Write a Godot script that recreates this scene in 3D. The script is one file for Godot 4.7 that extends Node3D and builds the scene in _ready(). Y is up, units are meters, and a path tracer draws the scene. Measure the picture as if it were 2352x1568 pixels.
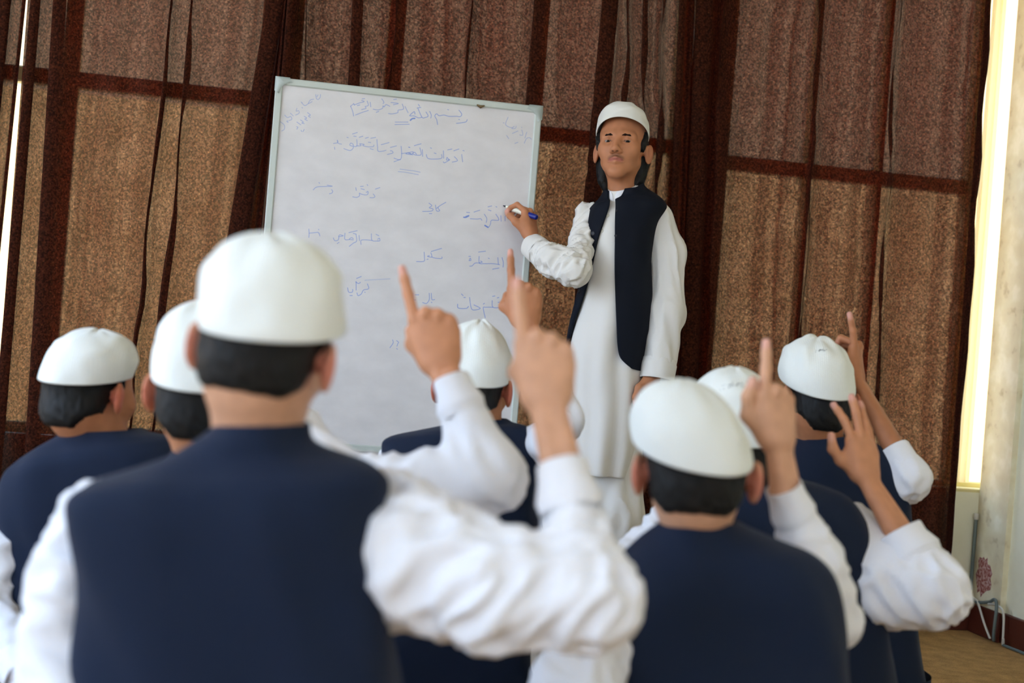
extends Node3D
# A classroom: boys in white caps and navy waistcoats raise their fingers; one stands at a whiteboard before curtained windows.

const FPX := 3267.0            # focal length in pixels of the 2352 x 1568 frame (50 mm on full frame)
var CT: Transform3D            # the camera's place
var RT: Transform3D            # the room: x along the curtained wall, origin in its right corner, z into the room
var RI: Transform3D
var names := {}
var nz := FastNoiseLite.new()
var M := {}


func _ready() -> void:
	seed(7)
	nz.seed = 11
	nz.noise_type = FastNoiseLite.TYPE_SIMPLEX
	nz.frequency = 1.0
	nz.fractal_type = FastNoiseLite.FRACTAL_NONE
	# ---- camera
	var cam := Camera3D.new()
	cam.name = "camera"
	cam.position = Vector3(0, 0.86, 0)
	cam.rotation = Vector3(0, 0, deg_to_rad(4.5))
	var lens := CameraAttributesPhysical.new()
	lens.frustum_focal_length = 50.0
	lens.frustum_focus_distance = 3.95
	lens.exposure_aperture = 2.6
	lens.frustum_near = 0.05
	lens.frustum_far = 200.0
	cam.attributes = lens
	add_child(cam)
	cam.fov = rad_to_deg(2.0 * atan(784.0 / FPX))
	cam.current = true
	CT = cam.transform
	RT = Transform3D(Basis(Vector3.UP, deg_to_rad(11.1)), Vector3(1.633, 0, -4.86))
	RI = RT.affine_inverse()
	# ---- daylight
	var sky_m := ProceduralSkyMaterial.new()
	sky_m.sky_top_color = Color(0.62, 0.78, 1.0)
	sky_m.sky_horizon_color = Color(0.88, 0.94, 1.0)
	sky_m.sky_curve = 0.45
	sky_m.ground_bottom_color = Color(0.5, 0.48, 0.45)
	sky_m.ground_horizon_color = Color(0.6, 0.58, 0.55)
	sky_m.energy_multiplier = 7.5
	var sky := Sky.new()
	sky.sky_material = sky_m
	var env := Environment.new()
	env.background_mode = Environment.BG_SKY
	env.sky = sky
	env.tonemap_mode = Environment.TONE_MAPPER_LINEAR
	env.tonemap_exposure = 0.98
	env.sdfgi_enabled = true
	env.ssao_enabled = true
	env.ssil_enabled = true
	var we := WorldEnvironment.new()
	we.name = "daylight"
	we.environment = env
	add_child(we)
	var sun := DirectionalLight3D.new()
	sun.name = "sun"
	sun.light_color = Color(1.0, 0.95, 0.88)
	sun.light_energy = 8.0
	sun.light_angular_distance = 0.6
	sun.shadow_enabled = true
	sun.transform.basis = Basis.looking_at(RT.basis * Vector3(0.02, -1.75, -1.0))
	add_child(sun)
	# ---- the place, then the things in it
	make_materials()
	room()
	curtains()
	board()
	corner_cables()
	people()


# ------------------------------------------------------------------ helpers: places
func at(x: float, y: float, d: float) -> Vector3:          # a point d metres in front of the lens
	return CT * Vector3((x - 1176.0) / FPX * d, (784.0 - y) / FPX * d, -d)


func on_wall(x: float, y: float, w: float) -> Vector3:     # room coordinates where that sight line meets the plane w metres off the curtained wall
	var a := RI * CT.origin
	var b := RI * at(x, y, 1.0)
	var t := (w - a.z) / (b.z - a.z)
	return a + (b - a) * t


func numbered(called: String) -> String:
	var n: int = names.get(called, 0)
	names[called] = n + 1
	return called if n == 0 else "%s_%03d" % [called, n]


func tag(o: Node, label: String, category: String, group := "") -> Node:
	o.set_meta("label", label)
	o.set_meta("category", category)
	if group:
		o.set_meta("group", group)
	return o


func thing(called: String, place: Vector3, label: String, category: String, group := "") -> Node3D:
	var o := Node3D.new()
	o.name = numbered(called)
	o.position = place
	add_child(o)
	tag(o, label, category, group)
	return o


# ------------------------------------------------------------------ helpers: meshes
func mb() -> Dictionary:
	return {"v": PackedVector3Array(), "n": PackedVector3Array(), "i": PackedInt32Array(), "uv": PackedVector2Array(), "c": PackedColorArray()}


func normals(v: PackedVector3Array, idx: PackedInt32Array) -> PackedVector3Array:
	var n := PackedVector3Array()
	n.resize(v.size())
	for t in range(0, idx.size(), 3):
		var a := idx[t]
		var b := idx[t + 1]
		var c := idx[t + 2]
		var f := (v[c] - v[a]).cross(v[b] - v[a])
		n[a] += f
		n[b] += f
		n[c] += f
	for k in n.size():
		n[k] = n[k].normalized()
	return n


func put(m: Dictionary, v: PackedVector3Array, n: PackedVector3Array, idx: PackedInt32Array, uv := PackedVector2Array(), col := PackedColorArray()) -> void:
	var base: int = m.v.size()
	m.v.append_array(v)
	m.n.append_array(n)
	if uv.size() != v.size():
		uv.resize(v.size())
	m.uv.append_array(uv)
	if col.size() != v.size():
		col.resize(v.size())
		col.fill(Color.WHITE)
	m.c.append_array(col)
	var moved := PackedInt32Array()
	moved.resize(idx.size())
	for k in idx.size():
		moved[k] = idx[k] + base
	m.i.append_array(moved)


func commit(m: Dictionary, called: String, mat: Material, parent: Node = self) -> MeshInstance3D:
	var arr := []
	arr.resize(Mesh.ARRAY_MAX)
	var off := Vector3.ZERO
	if parent != self:
		off = (parent as Node3D).position
		var p := parent.get_parent()
		while p is Node3D and p != self:
			off += (p as Node3D).position
			p = p.get_parent()
	var v: PackedVector3Array = m.v
	if off != Vector3.ZERO:
		v = Transform3D(Basis(), -off) * v
	arr[Mesh.ARRAY_VERTEX] = v
	arr[Mesh.ARRAY_NORMAL] = m.n
	arr[Mesh.ARRAY_TEX_UV] = m.uv
	arr[Mesh.ARRAY_COLOR] = m.c
	arr[Mesh.ARRAY_INDEX] = m.i
	var am := ArrayMesh.new()
	am.add_surface_from_arrays(Mesh.PRIMITIVE_TRIANGLES, arr)
	var o := MeshInstance3D.new()
	o.mesh = am
	o.name = numbered(called) if parent == self else called
	o.material_override = mat
	parent.add_child(o, true)
	return o


func struct(m: Dictionary, called: String, mat: Material) -> MeshInstance3D:
	var o := commit(m, called, mat)
	o.set_meta("kind", "structure")
	return o


func quad(m: Dictionary, a: Vector3, b: Vector3, c: Vector3, d: Vector3, uv := PackedVector2Array()) -> void:
	# a b c d clockwise as seen from the front
	var n := (c - a).cross(b - a).normalized()
	put(m, PackedVector3Array([a, b, c, d]), PackedVector3Array([n, n, n, n]), PackedInt32Array([0, 1, 2, 0, 2, 3]), uv)


func box(m: Dictionary, t: Transform3D, lo: Vector3, hi: Vector3, ch := 0.0) -> void:
	# a box with chamfered edges (ch = 0: sharp)
	if ch <= 0.0:
		var p := []
		for k in 8:
			p.append(t * Vector3(hi.x if k & 1 else lo.x, hi.y if k & 2 else lo.y, hi.z if k & 4 else lo.z))
		quad(m, p[4], p[6], p[7], p[5])
		quad(m, p[1], p[3], p[2], p[0])
		quad(m, p[5], p[7], p[3], p[1])
		quad(m, p[0], p[2], p[6], p[4])
		quad(m, p[6], p[2], p[3], p[7])
		quad(m, p[0], p[4], p[5], p[1])
		return
	var mid := (lo + hi) / 2.0
	var half := (hi - lo) / 2.0
	for ax in 3:
		for s in [-1.0, 1.0]:
			var u := (ax + 1) % 3
			var w := (ax + 2) % 3
			var f := []
			for q in [[-1, -1], [-1, 1], [1, 1], [1, -1]]:
				var e := Vector3.ZERO
				e[ax] = s * half[ax]
				e[u] = q[0] * (half[u] - ch)
				e[w] = q[1] * (half[w] - ch)
				f.append(t * (mid + e))
			if s > 0:
				quad(m, f[0], f[1], f[2], f[3])
			else:
				quad(m, f[3], f[2], f[1], f[0])
	for ax in 3:                                            # the twelve chamfers
		var u := (ax + 1) % 3
		var w := (ax + 2) % 3
		for su in [-1.0, 1.0]:
			for sw in [-1.0, 1.0]:
				var e1 := Vector3.ZERO
				var e2 := Vector3.ZERO
				e1[u] = su * half[u]
				e1[w] = sw * (half[w] - ch)
				e2[u] = su * (half[u] - ch)
				e2[w] = sw * half[w]
				var along := Vector3.ZERO
				along[ax] = half[ax] - ch
				if su * sw > 0:
					quad(m, t * (mid + e1 + along), t * (mid + e1 - along), t * (mid + e2 - along), t * (mid + e2 + along))
				else:
					quad(m, t * (mid + e1 - along), t * (mid + e1 + along), t * (mid + e2 + along), t * (mid + e2 - along))


func skin_rings(m: Dictionary, rings: Array, closed := true, flip := false, cap_end := false, uvs := []) -> void:
	# joins rows of points (PackedVector3Array of one length) into a sheet
	var n: int = rings[0].size()
	var v := PackedVector3Array()
	for r in rings:
		v.append_array(r)
	var idx := PackedInt32Array()
	var last := n if closed else n - 1
	for r in rings.size() - 1:
		for k in last:
			var a: int = r * n + k
			var b: int = r * n + (k + 1) % n
			var c: int = a + n
			var d: int = b + n
			if flip:
				idx.append_array(PackedInt32Array([a, c, b, b, c, d]))
			else:
				idx.append_array(PackedInt32Array([a, b, c, b, d, c]))
	if cap_end:
		var ctr := Vector3.ZERO
		for p in rings[-1]:
			ctr += p
		v.append(ctr / n)
		var base: int = (rings.size() - 1) * n
		for k in n:
			var tri := PackedInt32Array([base + k, base + (k + 1) % n, v.size() - 1])
			if flip:
				tri = PackedInt32Array([base + (k + 1) % n, base + k, v.size() - 1])
			idx.append_array(tri)
	var uv := PackedVector2Array()
	for r in uvs:
		uv.append_array(r)
	put(m, v, normals(v, idx), idx, uv)


func tube(m: Dictionary, pts: Array, radii, sides := 10) -> void:
	# a round bar through points; radii a number or one per point
	var rings := []
	var prev := Vector3.ZERO
	for k in pts.size():
		var d: Vector3 = (pts[mini(k + 1, pts.size() - 1)] - pts[maxi(k - 1, 0)]).normalized()
		if prev == Vector3.ZERO:
			prev = d.cross(Vector3(0.31, 0.2, 0.93)).normalized()
		var a := (prev - d * prev.dot(d)).normalized()
		prev = a
		var b := d.cross(a)
		var r: float = radii if radii is float else radii[k]
		var ring := PackedVector3Array()
		for s in sides:
			var an := TAU * s / sides
			ring.append(pts[k] + (a * cos(an) + b * sin(an)) * r)
		rings.append(ring)
	var tip := PackedVector3Array()
	var tail := PackedVector3Array()
	for s in sides:
		tip.append(pts[-1])
		tail.append(pts[0])
	rings.push_front(tail)
	rings.append(tip)
	skin_rings(m, rings, true, true)


func smooth_path(pts: Array, steps := 6) -> Array:
	var out := []
	for k in pts.size() - 1:
		var p0: Vector3 = pts[maxi(k - 1, 0)]
		var p3: Vector3 = pts[mini(k + 2, pts.size() - 1)]
		for s in steps:
			out.append((pts[k] as Vector3).cubic_interpolate(pts[k + 1], p0, p3, float(s) / steps))
	out.append(pts[-1])
	return out


# ------------------------------------------------------------------ helpers: smooth bodies (surface nets of a distance field)
func cap(a: Vector3, b: Vector3, ra: float, rb: float, k := 0.015, sub := false) -> Dictionary:
	return {"t": 0, "a": a, "b": b, "ra": ra, "rb": rb, "k": k, "sub": sub}


func ball(c: Vector3, r: Vector3, k := 0.015, turn := Basis(), sub := false) -> Dictionary:
	return {"t": 1, "a": c, "r": r, "k": k, "inv": turn.inverse(), "sub": sub, "m": maxf(r.x, maxf(r.y, r.z))}


func net(prims: Array, cell: float, cuts := []) -> Array:
	var lo := Vector3(1e9, 1e9, 1e9)
	var hi := -lo
	for p in prims:
		if p.sub:
			continue
		if p.t == 0:
			var r := Vector3.ONE * maxf(p.ra, p.rb)
			lo = lo.min(p.a - r).min(p.b - r)
			hi = hi.max(p.a + r).max(p.b + r)
		else:
			var r2 := Vector3.ONE * float(p.m)
			lo = lo.min(p.a - r2)
			hi = hi.max(p.a + r2)
	lo -= Vector3.ONE * cell * 2.5
	hi += Vector3.ONE * cell * 2.5
	var nx := int((hi.x - lo.x) / cell) + 2
	var ny := int((hi.y - lo.y) / cell) + 2
	var nzz := int((hi.z - lo.z) / cell) + 2
	var f := PackedFloat32Array()
	f.resize(nx * ny * nzz)
	f.fill(1e3)
	var nxy := nx * ny
	for p in prims:
		var k: float = p.k
		var pad := k + cell * 2.5
		var a: Vector3 = p.a
		var plo: Vector3
		var phi: Vector3
		var isc: bool = p.t == 0
		var ba := Vector3.ZERO
		var bb := 1.0
		var ra := 0.0
		var dr := 0.0
		var inv := Basis()
		var rr := Vector3.ONE
		if isc:
			ba = p.b - a
			bb = maxf(ba.length_squared(), 1e-9)
			ra = p.ra
			dr = p.rb - p.ra
			var m := Vector3.ONE * (maxf(p.ra, p.rb) + pad)
			plo = a.min(p.b) - m
			phi = a.max(p.b) + m
		else:
			inv = p.inv
			rr = p.r
			var m2 := Vector3.ONE * (float(p.m) + pad)
			plo = a - m2
			phi = a + m2
		var x0 := clampi(int((plo.x - lo.x) / cell), 0, nx - 1)
		var x1 := clampi(int((phi.x - lo.x) / cell) + 1, 0, nx - 1)
		var y0 := clampi(int((plo.y - lo.y) / cell), 0, ny - 1)
		var y1 := clampi(int((phi.y - lo.y) / cell) + 1, 0, ny - 1)
		var z0 := clampi(int((plo.z - lo.z) / cell), 0, nzz - 1)
		var z1 := clampi(int((phi.z - lo.z) / cell) + 1, 0, nzz - 1)
		var sub: bool = p.sub
		for z in range(z0, z1 + 1):
			for y in range(y0, y1 + 1):
				var id := z * nxy + y * nx + x0
				for x in range(x0, x1 + 1):
					var q := lo + Vector3(x, y, z) * cell - a
					var d: float
					if isc:
						var h := clampf(q.dot(ba) / bb, 0.0, 1.0)
						d = (q - ba * h).length() - ra - dr * h
					else:
						var e := (inv * q) / rr
						var k0 := e.length()
						d = k0 * (k0 - 1.0) / maxf((e / rr).length(), 1e-6)
					var g := f[id]
					if sub:
						d = -d
						var hs := maxf(k - absf(g - d), 0.0)
						f[id] = maxf(g, d) + hs * hs / (4.0 * k)
					else:
						var hm := maxf(k - absf(g - d), 0.0)
						f[id] = minf(g, d) - hm * hm / (4.0 * k)
					id += 1
	for c in cuts:                                          # [normal, distance]: keeps normal . p <= distance
		var cn: Vector3 = c[0]
		var cd: float = c[1]
		for z in nzz:
			for y in ny:
				var id := z * nxy + y * nx
				for x in nx:
					if f[id] < cell * 3.0:
						f[id] = maxf(f[id], cn.dot(lo + Vector3(x, y, z) * cell) - cd)
					id += 1
	# one vertex in each cell that the surface crosses
	var at_cell := {}
	var v := PackedVector3Array()
	var idx := PackedInt32Array()
	var near := cell * 1.8
	var offs := PackedInt32Array([0, 1, nx, nx + 1, nxy, nxy + 1, nxy + nx, nxy + nx + 1])
	for z in nzz - 1:
		for y in ny - 1:
			var id := z * nxy + y * nx
			for x in nx - 1:
				var c0 := f[id]
				if c0 < near and c0 > -near:
					var v0 := c0
					var v1 := f[id + offs[1]]
					var v2 := f[id + offs[2]]
					var v3 := f[id + offs[3]]
					var v4 := f[id + offs[4]]
					var v5 := f[id + offs[5]]
					var v6 := f[id + offs[6]]
					var v7 := f[id + offs[7]]
					var inside := int(v0 < 0) + int(v1 < 0) + int(v2 < 0) + int(v3 < 0) + int(v4 < 0) + int(v5 < 0) + int(v6 < 0) + int(v7 < 0)
					if inside > 0 and inside < 8:
						var s := Vector3.ZERO
						var cnt := 0
						if (v0 < 0) != (v1 < 0):
							s += Vector3(v0 / (v0 - v1), 0, 0)
							cnt += 1
						if (v2 < 0) != (v3 < 0):
							s += Vector3(v2 / (v2 - v3), 1, 0)
							cnt += 1
						if (v4 < 0) != (v5 < 0):
							s += Vector3(v4 / (v4 - v5), 0, 1)
							cnt += 1
						if (v6 < 0) != (v7 < 0):
							s += Vector3(v6 / (v6 - v7), 1, 1)
							cnt += 1
						if (v0 < 0) != (v2 < 0):
							s += Vector3(0, v0 / (v0 - v2), 0)
							cnt += 1
						if (v1 < 0) != (v3 < 0):
							s += Vector3(1, v1 / (v1 - v3), 0)
							cnt += 1
						if (v4 < 0) != (v6 < 0):
							s += Vector3(0, v4 / (v4 - v6), 1)
							cnt += 1
						if (v5 < 0) != (v7 < 0):
							s += Vector3(1, v5 / (v5 - v7), 1)
							cnt += 1
						if (v0 < 0) != (v4 < 0):
							s += Vector3(0, 0, v0 / (v0 - v4))
							cnt += 1
						if (v1 < 0) != (v5 < 0):
							s += Vector3(1, 0, v1 / (v1 - v5))
							cnt += 1
						if (v2 < 0) != (v6 < 0):
							s += Vector3(0, 1, v2 / (v2 - v6))
							cnt += 1
						if (v3 < 0) != (v7 < 0):
							s += Vector3(1, 1, v3 / (v3 - v7))
							cnt += 1
						at_cell[id] = v.size()
						v.append(lo + (Vector3(x, y, z) + s / cnt) * cell)
				id += 1
	for id: int in at_cell:                                 # one quad round each crossed edge
		var s0 := f[id] < 0
		var me: int = at_cell[id]
		for ax in 3:
			var st: int = [1, nx, nxy][ax]
			if s0 != (f[id + st] < 0):
				var su: int = [nx, nxy, 1][ax]
				var sw: int = [nxy, 1, nx][ax]
				var p1 = at_cell.get(id - su)
				var p2 = at_cell.get(id - su - sw)
				var p3 = at_cell.get(id - sw)
				if p1 == null or p2 == null or p3 == null:
					continue
				if s0:
					idx.append_array(PackedInt32Array([me, p2, p1, me, p3, p2]))
				else:
					idx.append_array(PackedInt32Array([me, p1, p2, me, p2, p3]))
	return [v, idx]


func folds(v: PackedVector3Array, idx: PackedInt32Array, along: Vector3, size: float, amp: float, shift := 0.0) -> PackedVector3Array:
	# cloth folds: ridges that run along a direction, pushed out along the normals
	var n := normals(v, idx)
	var a := along.normalized()
	for k in v.size():
		var p := v[k]
		var q := (p - a * p.dot(a) * 0.86) / size + Vector3(shift, shift, shift)
		var e := nz.get_noise_3dv(q)
		v[k] = p + n[k] * amp * (0.6 - 1.9 * sqrt(e * e + 0.006))
	return v


# ------------------------------------------------------------------ materials
func mat(c: Color, rough := 0.8, spec := 0.5) -> StandardMaterial3D:
	var m := StandardMaterial3D.new()
	m.albedo_color = c
	m.roughness = rough
	m.metallic_specular = spec
	m.cull_mode = BaseMaterial3D.CULL_DISABLED
	return m


func noise_tex(size: int, freq: float, ramp: Array, octaves := 4, normal := false, strength := 8.0, sd := 3) -> NoiseTexture2D:
	var n := FastNoiseLite.new()
	n.seed = sd
	n.frequency = freq
	n.fractal_octaves = octaves
	var t := NoiseTexture2D.new()
	t.width = size
	t.height = size
	t.seamless = true
	t.noise = n
	t.as_normal_map = normal
	t.bump_strength = strength
	if ramp:
		var g := Gradient.new()
		g.colors = PackedColorArray(ramp)
		var o := PackedFloat32Array()
		for k in ramp.size():
			o.append(float(k) / (ramp.size() - 1))
		g.offsets = o
		t.color_ramp = g
	return t


func tri(m: StandardMaterial3D, scale: float, world := true) -> StandardMaterial3D:
	m.uv1_triplanar = true
	m.uv1_world_triplanar = world
	m.uv1_scale = Vector3.ONE * scale
	return m


func weave_image(size: int, knit := false) -> ImageTexture:
	# height of a cloth: plain weave or the ribs of a knitted cap
	var im := Image.create_empty(size, size, false, Image.FORMAT_L8)
	var rng := RandomNumberGenerator.new()
	rng.seed = 5
	for y in size:
		for x in size:
			var h: float
			if knit:
				h = 0.5 + 0.28 * sin(TAU * x * 24.0 / size + 1.2 * sin(TAU * y * 32.0 / size)) + 0.2 * (rng.randf() - 0.5)
			else:
				h = 0.5 + 0.2 * sin(TAU * x * 32.0 / size) * sin(TAU * y * 32.0 / size) + 0.25 * (rng.randf() - 0.5)
			im.set_pixel(x, y, Color(h, h, h))
	return ImageTexture.create_from_image(im)


func curtain_image(size: int) -> ImageTexture:
	# open brown weave: each cell of threads lets a little light pass; small pale dots on a slanted lattice
	var im := Image.create_empty(size, size, false, Image.FORMAT_RGBA8)
	var rng := RandomNumberGenerator.new()
	rng.seed = 21
	var n := FastNoiseLite.new()
	n.seed = 4
	n.frequency = 0.012
	var cells := PackedFloat32Array()
	var cw := size / 48 * 10
	cells.resize(cw * cw)
	for k in cells.size():
		cells[k] = rng.randf()
	var cols := PackedFloat32Array()
	cols.resize(size)
	var run := 0.0
	for k in size:
		run = run * 0.86 + (rng.randf() - 0.5) * 0.5
		cols[k] = run * minf(1.0, minf(k, size - k) / 40.0)
	var wide := PackedFloat32Array()
	wide.resize(size)
	for k in size:
		wide[k] = 0.5 * sin(TAU * k * 3.0 / size + 1.0) * sin(TAU * k * 7.0 / size) + 0.35 * sin(TAU * k * 17.0 / size + 2.0) * sin(TAU * k * 5.0 / size)
	for y in size:
		for x in size:
			var fx := maxf(0.0, float(x) / 4.8 + 0.9 * n.get_noise_2d(x * 14.0, y * 14.0))
			var fy := maxf(0.0, float(y) / 4.8 + 0.9 * n.get_noise_2d(y * 14.0, x * 14.0 + 500.0))
			var ix := int(fx) % cw
			var iy := int(fy) % cw
			var tx := smoothstep(0.0, 1.0, fx - floorf(fx))
			var ty := smoothstep(0.0, 1.0, fy - floorf(fy))
			var jx := (ix + 1) % cw
			var jy := (iy + 1) % cw
			var g := clampf(0.5 + 1.5 * (lerpf(lerpf(cells[iy * cw + ix], cells[iy * cw + jx], tx), lerpf(cells[jy * cw + ix], cells[jy * cw + jx], tx), ty) - 0.5), 0.0, 1.0)
			var hole := clampf(1.25 - Vector2(fx - floorf(fx) - 0.5, (fy - floorf(fy) - 0.5) * 1.1).length() * 1.5, 0.2, 1.0)
			var open := (0.6 + 0.4 * hole) * (0.25 + 0.62 * g * g) * clampf(0.95 + 0.5 * cols[x] + 0.7 * wide[x] + 0.2 * n.get_noise_2d(x, y * 0.6) + 0.5 * n.get_noise_2d(x * 7.0, y * 5.0), 0.2, 1.6)
			var u := x * 56.0 / size
			var v := y * 56.0 / size
			var du := u - roundf(u)
			var dv := v - roundf(v)
			var dot := int(roundf(u) + roundf(v)) % 2 == 0 and du * du + dv * dv < 0.035
			var c := Color(0.31, 0.17, 0.11) if dot else Color(0.25, 0.125, 0.085)
			c = c * (0.7 + 0.6 * g)
			c.a = 1.0 - 0.066 * open
			im.set_pixel(x, y, c)
	return ImageTexture.create_from_image(im)


func carpet_image(size: int) -> ImageTexture:
	var im := Image.create_empty(size, size, false, Image.FORMAT_RGB8)
	var rng := RandomNumberGenerator.new()
	rng.seed = 2
	var n := FastNoiseLite.new()
	n.frequency = 0.02
	for y in size:
		for x in size:
			var g := 0.82 + 0.22 * rng.randf() + 0.12 * n.get_noise_2d(x, y)
			im.set_pixel(x, y, Color(0.74 * g, 0.585 * g, 0.385 * g))
	return ImageTexture.create_from_image(im)


func make_materials() -> void:
	var weave := weave_image(256)
	var knit := weave_image(256, true)
	M.plaster = tri(mat(Color(0.975, 0.96, 0.85), 0.75), 0.7)
	M.plaster.albedo_texture = noise_tex(512, 0.012, [Color(0.95, 0.94, 0.92), Color(1, 1, 1), Color(0.98, 0.98, 0.97)])
	M.white_wall = mat(Color(0.92, 0.92, 0.91), 0.85)
	M.dirty = tri(mat(Color(0.96, 0.92, 0.8), 0.85), 1.3)
	M.dirty.albedo_texture = noise_tex(512, 0.012, [Color(0.74, 0.68, 0.58), Color(0.93, 0.91, 0.87), Color(0.95, 0.94, 0.9), Color(1, 1, 1), Color(0.97, 0.96, 0.93)], 4, false, 8.0, 9)
	M.ceiling = mat(Color(0.93, 0.92, 0.89), 0.9)
	M.skirting = mat(Color(0.33, 0.13, 0.075), 0.5)
	M.frame = mat(Color(0.9, 0.85, 0.6), 0.5)
	M.glass = mat(Color(0.95, 0.98, 0.97, 0.04), 0.02)
	M.glass.transparency = BaseMaterial3D.TRANSPARENCY_ALPHA
	M.outside = tri(mat(Color(0.86, 0.72, 0.52), 0.9), 0.5)
	M.outside.albedo_texture = noise_tex(256, 0.02, [Color(0.8, 0.78, 0.72), Color(1, 1, 1)])
	M.yard = mat(Color(0.56, 0.54, 0.5), 0.95)
	M.far = tri(mat(Color(0.6, 0.52, 0.41), 0.9), 0.3)
	M.carpet = tri(mat(Color.WHITE, 1.0, 0.1), 1.3)
	M.carpet.albedo_texture = carpet_image(512)
	M.carpet.heightmap_enabled = false
	M.curtain = mat(Color(1, 1, 1), 0.9, 0.2)
	M.curtain.albedo_texture = curtain_image(1008)
	M.curtain.transparency = BaseMaterial3D.TRANSPARENCY_ALPHA
	M.curtain.backlight_enabled = true
	M.curtain.backlight = Color(0.75, 0.42, 0.26)
	M.curtain_thin = M.curtain.duplicate()
	M.curtain_thin.albedo_color = Color(1, 1, 1, 0.983)
	M.sheer = mat(Color(0.98, 0.9, 0.5), 0.9, 0.1)
	M.sheer.backlight_enabled = true
	M.sheer.backlight = Color(1.0, 0.97, 0.85)
	M.rod = mat(Color(0.5, 0.42, 0.3), 0.35)
	M.rod.metallic = 0.7
	M.alu = mat(Color(0.77, 0.8, 0.77), 0.42)
	M.corner = mat(Color(0.7, 0.74, 0.72), 0.35)
	M.wood = tri(mat(Color(0.17, 0.1, 0.065), 0.55), 3.0)
	M.cream_wood = tri(mat(Color(0.86, 0.81, 0.6), 0.5), 3.0)
	M.cable_grey = mat(Color(0.42, 0.47, 0.46), 0.5)
	M.cable_white = mat(Color(0.82, 0.81, 0.76), 0.5)
	M.bared = tri(mat(Color(0.8, 0.66, 0.63), 0.9), 9.0)
	M.bared.albedo_texture = noise_tex(256, 0.03, [Color(0.62, 0.36, 0.33), Color(0.72, 0.46, 0.42), Color(1.0, 1.0, 1.0), Color(1, 1, 1)], 4, false, 8.0, 5)
	# people
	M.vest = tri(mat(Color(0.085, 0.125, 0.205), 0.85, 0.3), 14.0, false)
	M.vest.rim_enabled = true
	M.vest.rim = 0.25
	M.vest.rim_tint = 0.4
	M.vest.heightmap_enabled = true
	M.vest.heightmap_texture = weave
	M.vest.heightmap_scale = 0.03
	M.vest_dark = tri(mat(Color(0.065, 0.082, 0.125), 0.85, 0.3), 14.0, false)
	M.vest_dark.heightmap_enabled = true
	M.vest_dark.heightmap_texture = weave
	M.vest_dark.heightmap_scale = 0.03
	M.kurta = tri(mat(Color(0.93, 0.925, 0.935), 0.8, 0.3), 9.0, false)
	M.kurta.heightmap_enabled = true
	M.kurta.heightmap_texture = weave
	M.kurta.heightmap_scale = 0.015
	M.kurta_cream = tri(mat(Color(0.9, 0.885, 0.86), 0.8, 0.3), 9.0, false)
	M.cap = tri(mat(Color(0.93, 0.935, 0.905), 0.9, 0.2), 9.0, false)
	M.cap.heightmap_enabled = true
	M.cap.heightmap_texture = knit
	M.cap.heightmap_scale = 0.09
	M.cap_plain = tri(mat(Color(0.9, 0.895, 0.86), 0.9, 0.2), 12.0, false)
	M.cap_plain.heightmap_enabled = true
	M.cap_plain.heightmap_texture = weave
	M.cap_plain.heightmap_scale = 0.02
	M.hair = mat(Color(0.035, 0.032, 0.03), 0.6, 0.4)
	M.brow = mat(Color(0.17, 0.11, 0.085), 0.8, 0.2)
	M.pinhole = mat(Color(0.25, 0.25, 0.22), 0.9)
	M.skin = mat(Color.WHITE, 0.55, 0.4)
	M.skin.vertex_color_use_as_albedo = true
	M.eye = mat(Color.WHITE, 0.5, 0.25)
	M.eye.vertex_color_use_as_albedo = true
	M.snap = mat(Color(0.2, 0.2, 0.22), 0.3)
	M.snap.metallic = 0.6
	M.button = mat(Color(0.88, 0.86, 0.8), 0.4)
	M.pen_white = mat(Color(0.93, 0.93, 0.86), 0.35)
	M.pen_blue = mat(Color(0.05, 0.13, 0.52), 0.35)
	M.pen_tip = mat(Color(0.08, 0.08, 0.14), 0.8)


# ------------------------------------------------------------------ the room
const SILL := 0.47
const HEAD := 2.35

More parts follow.
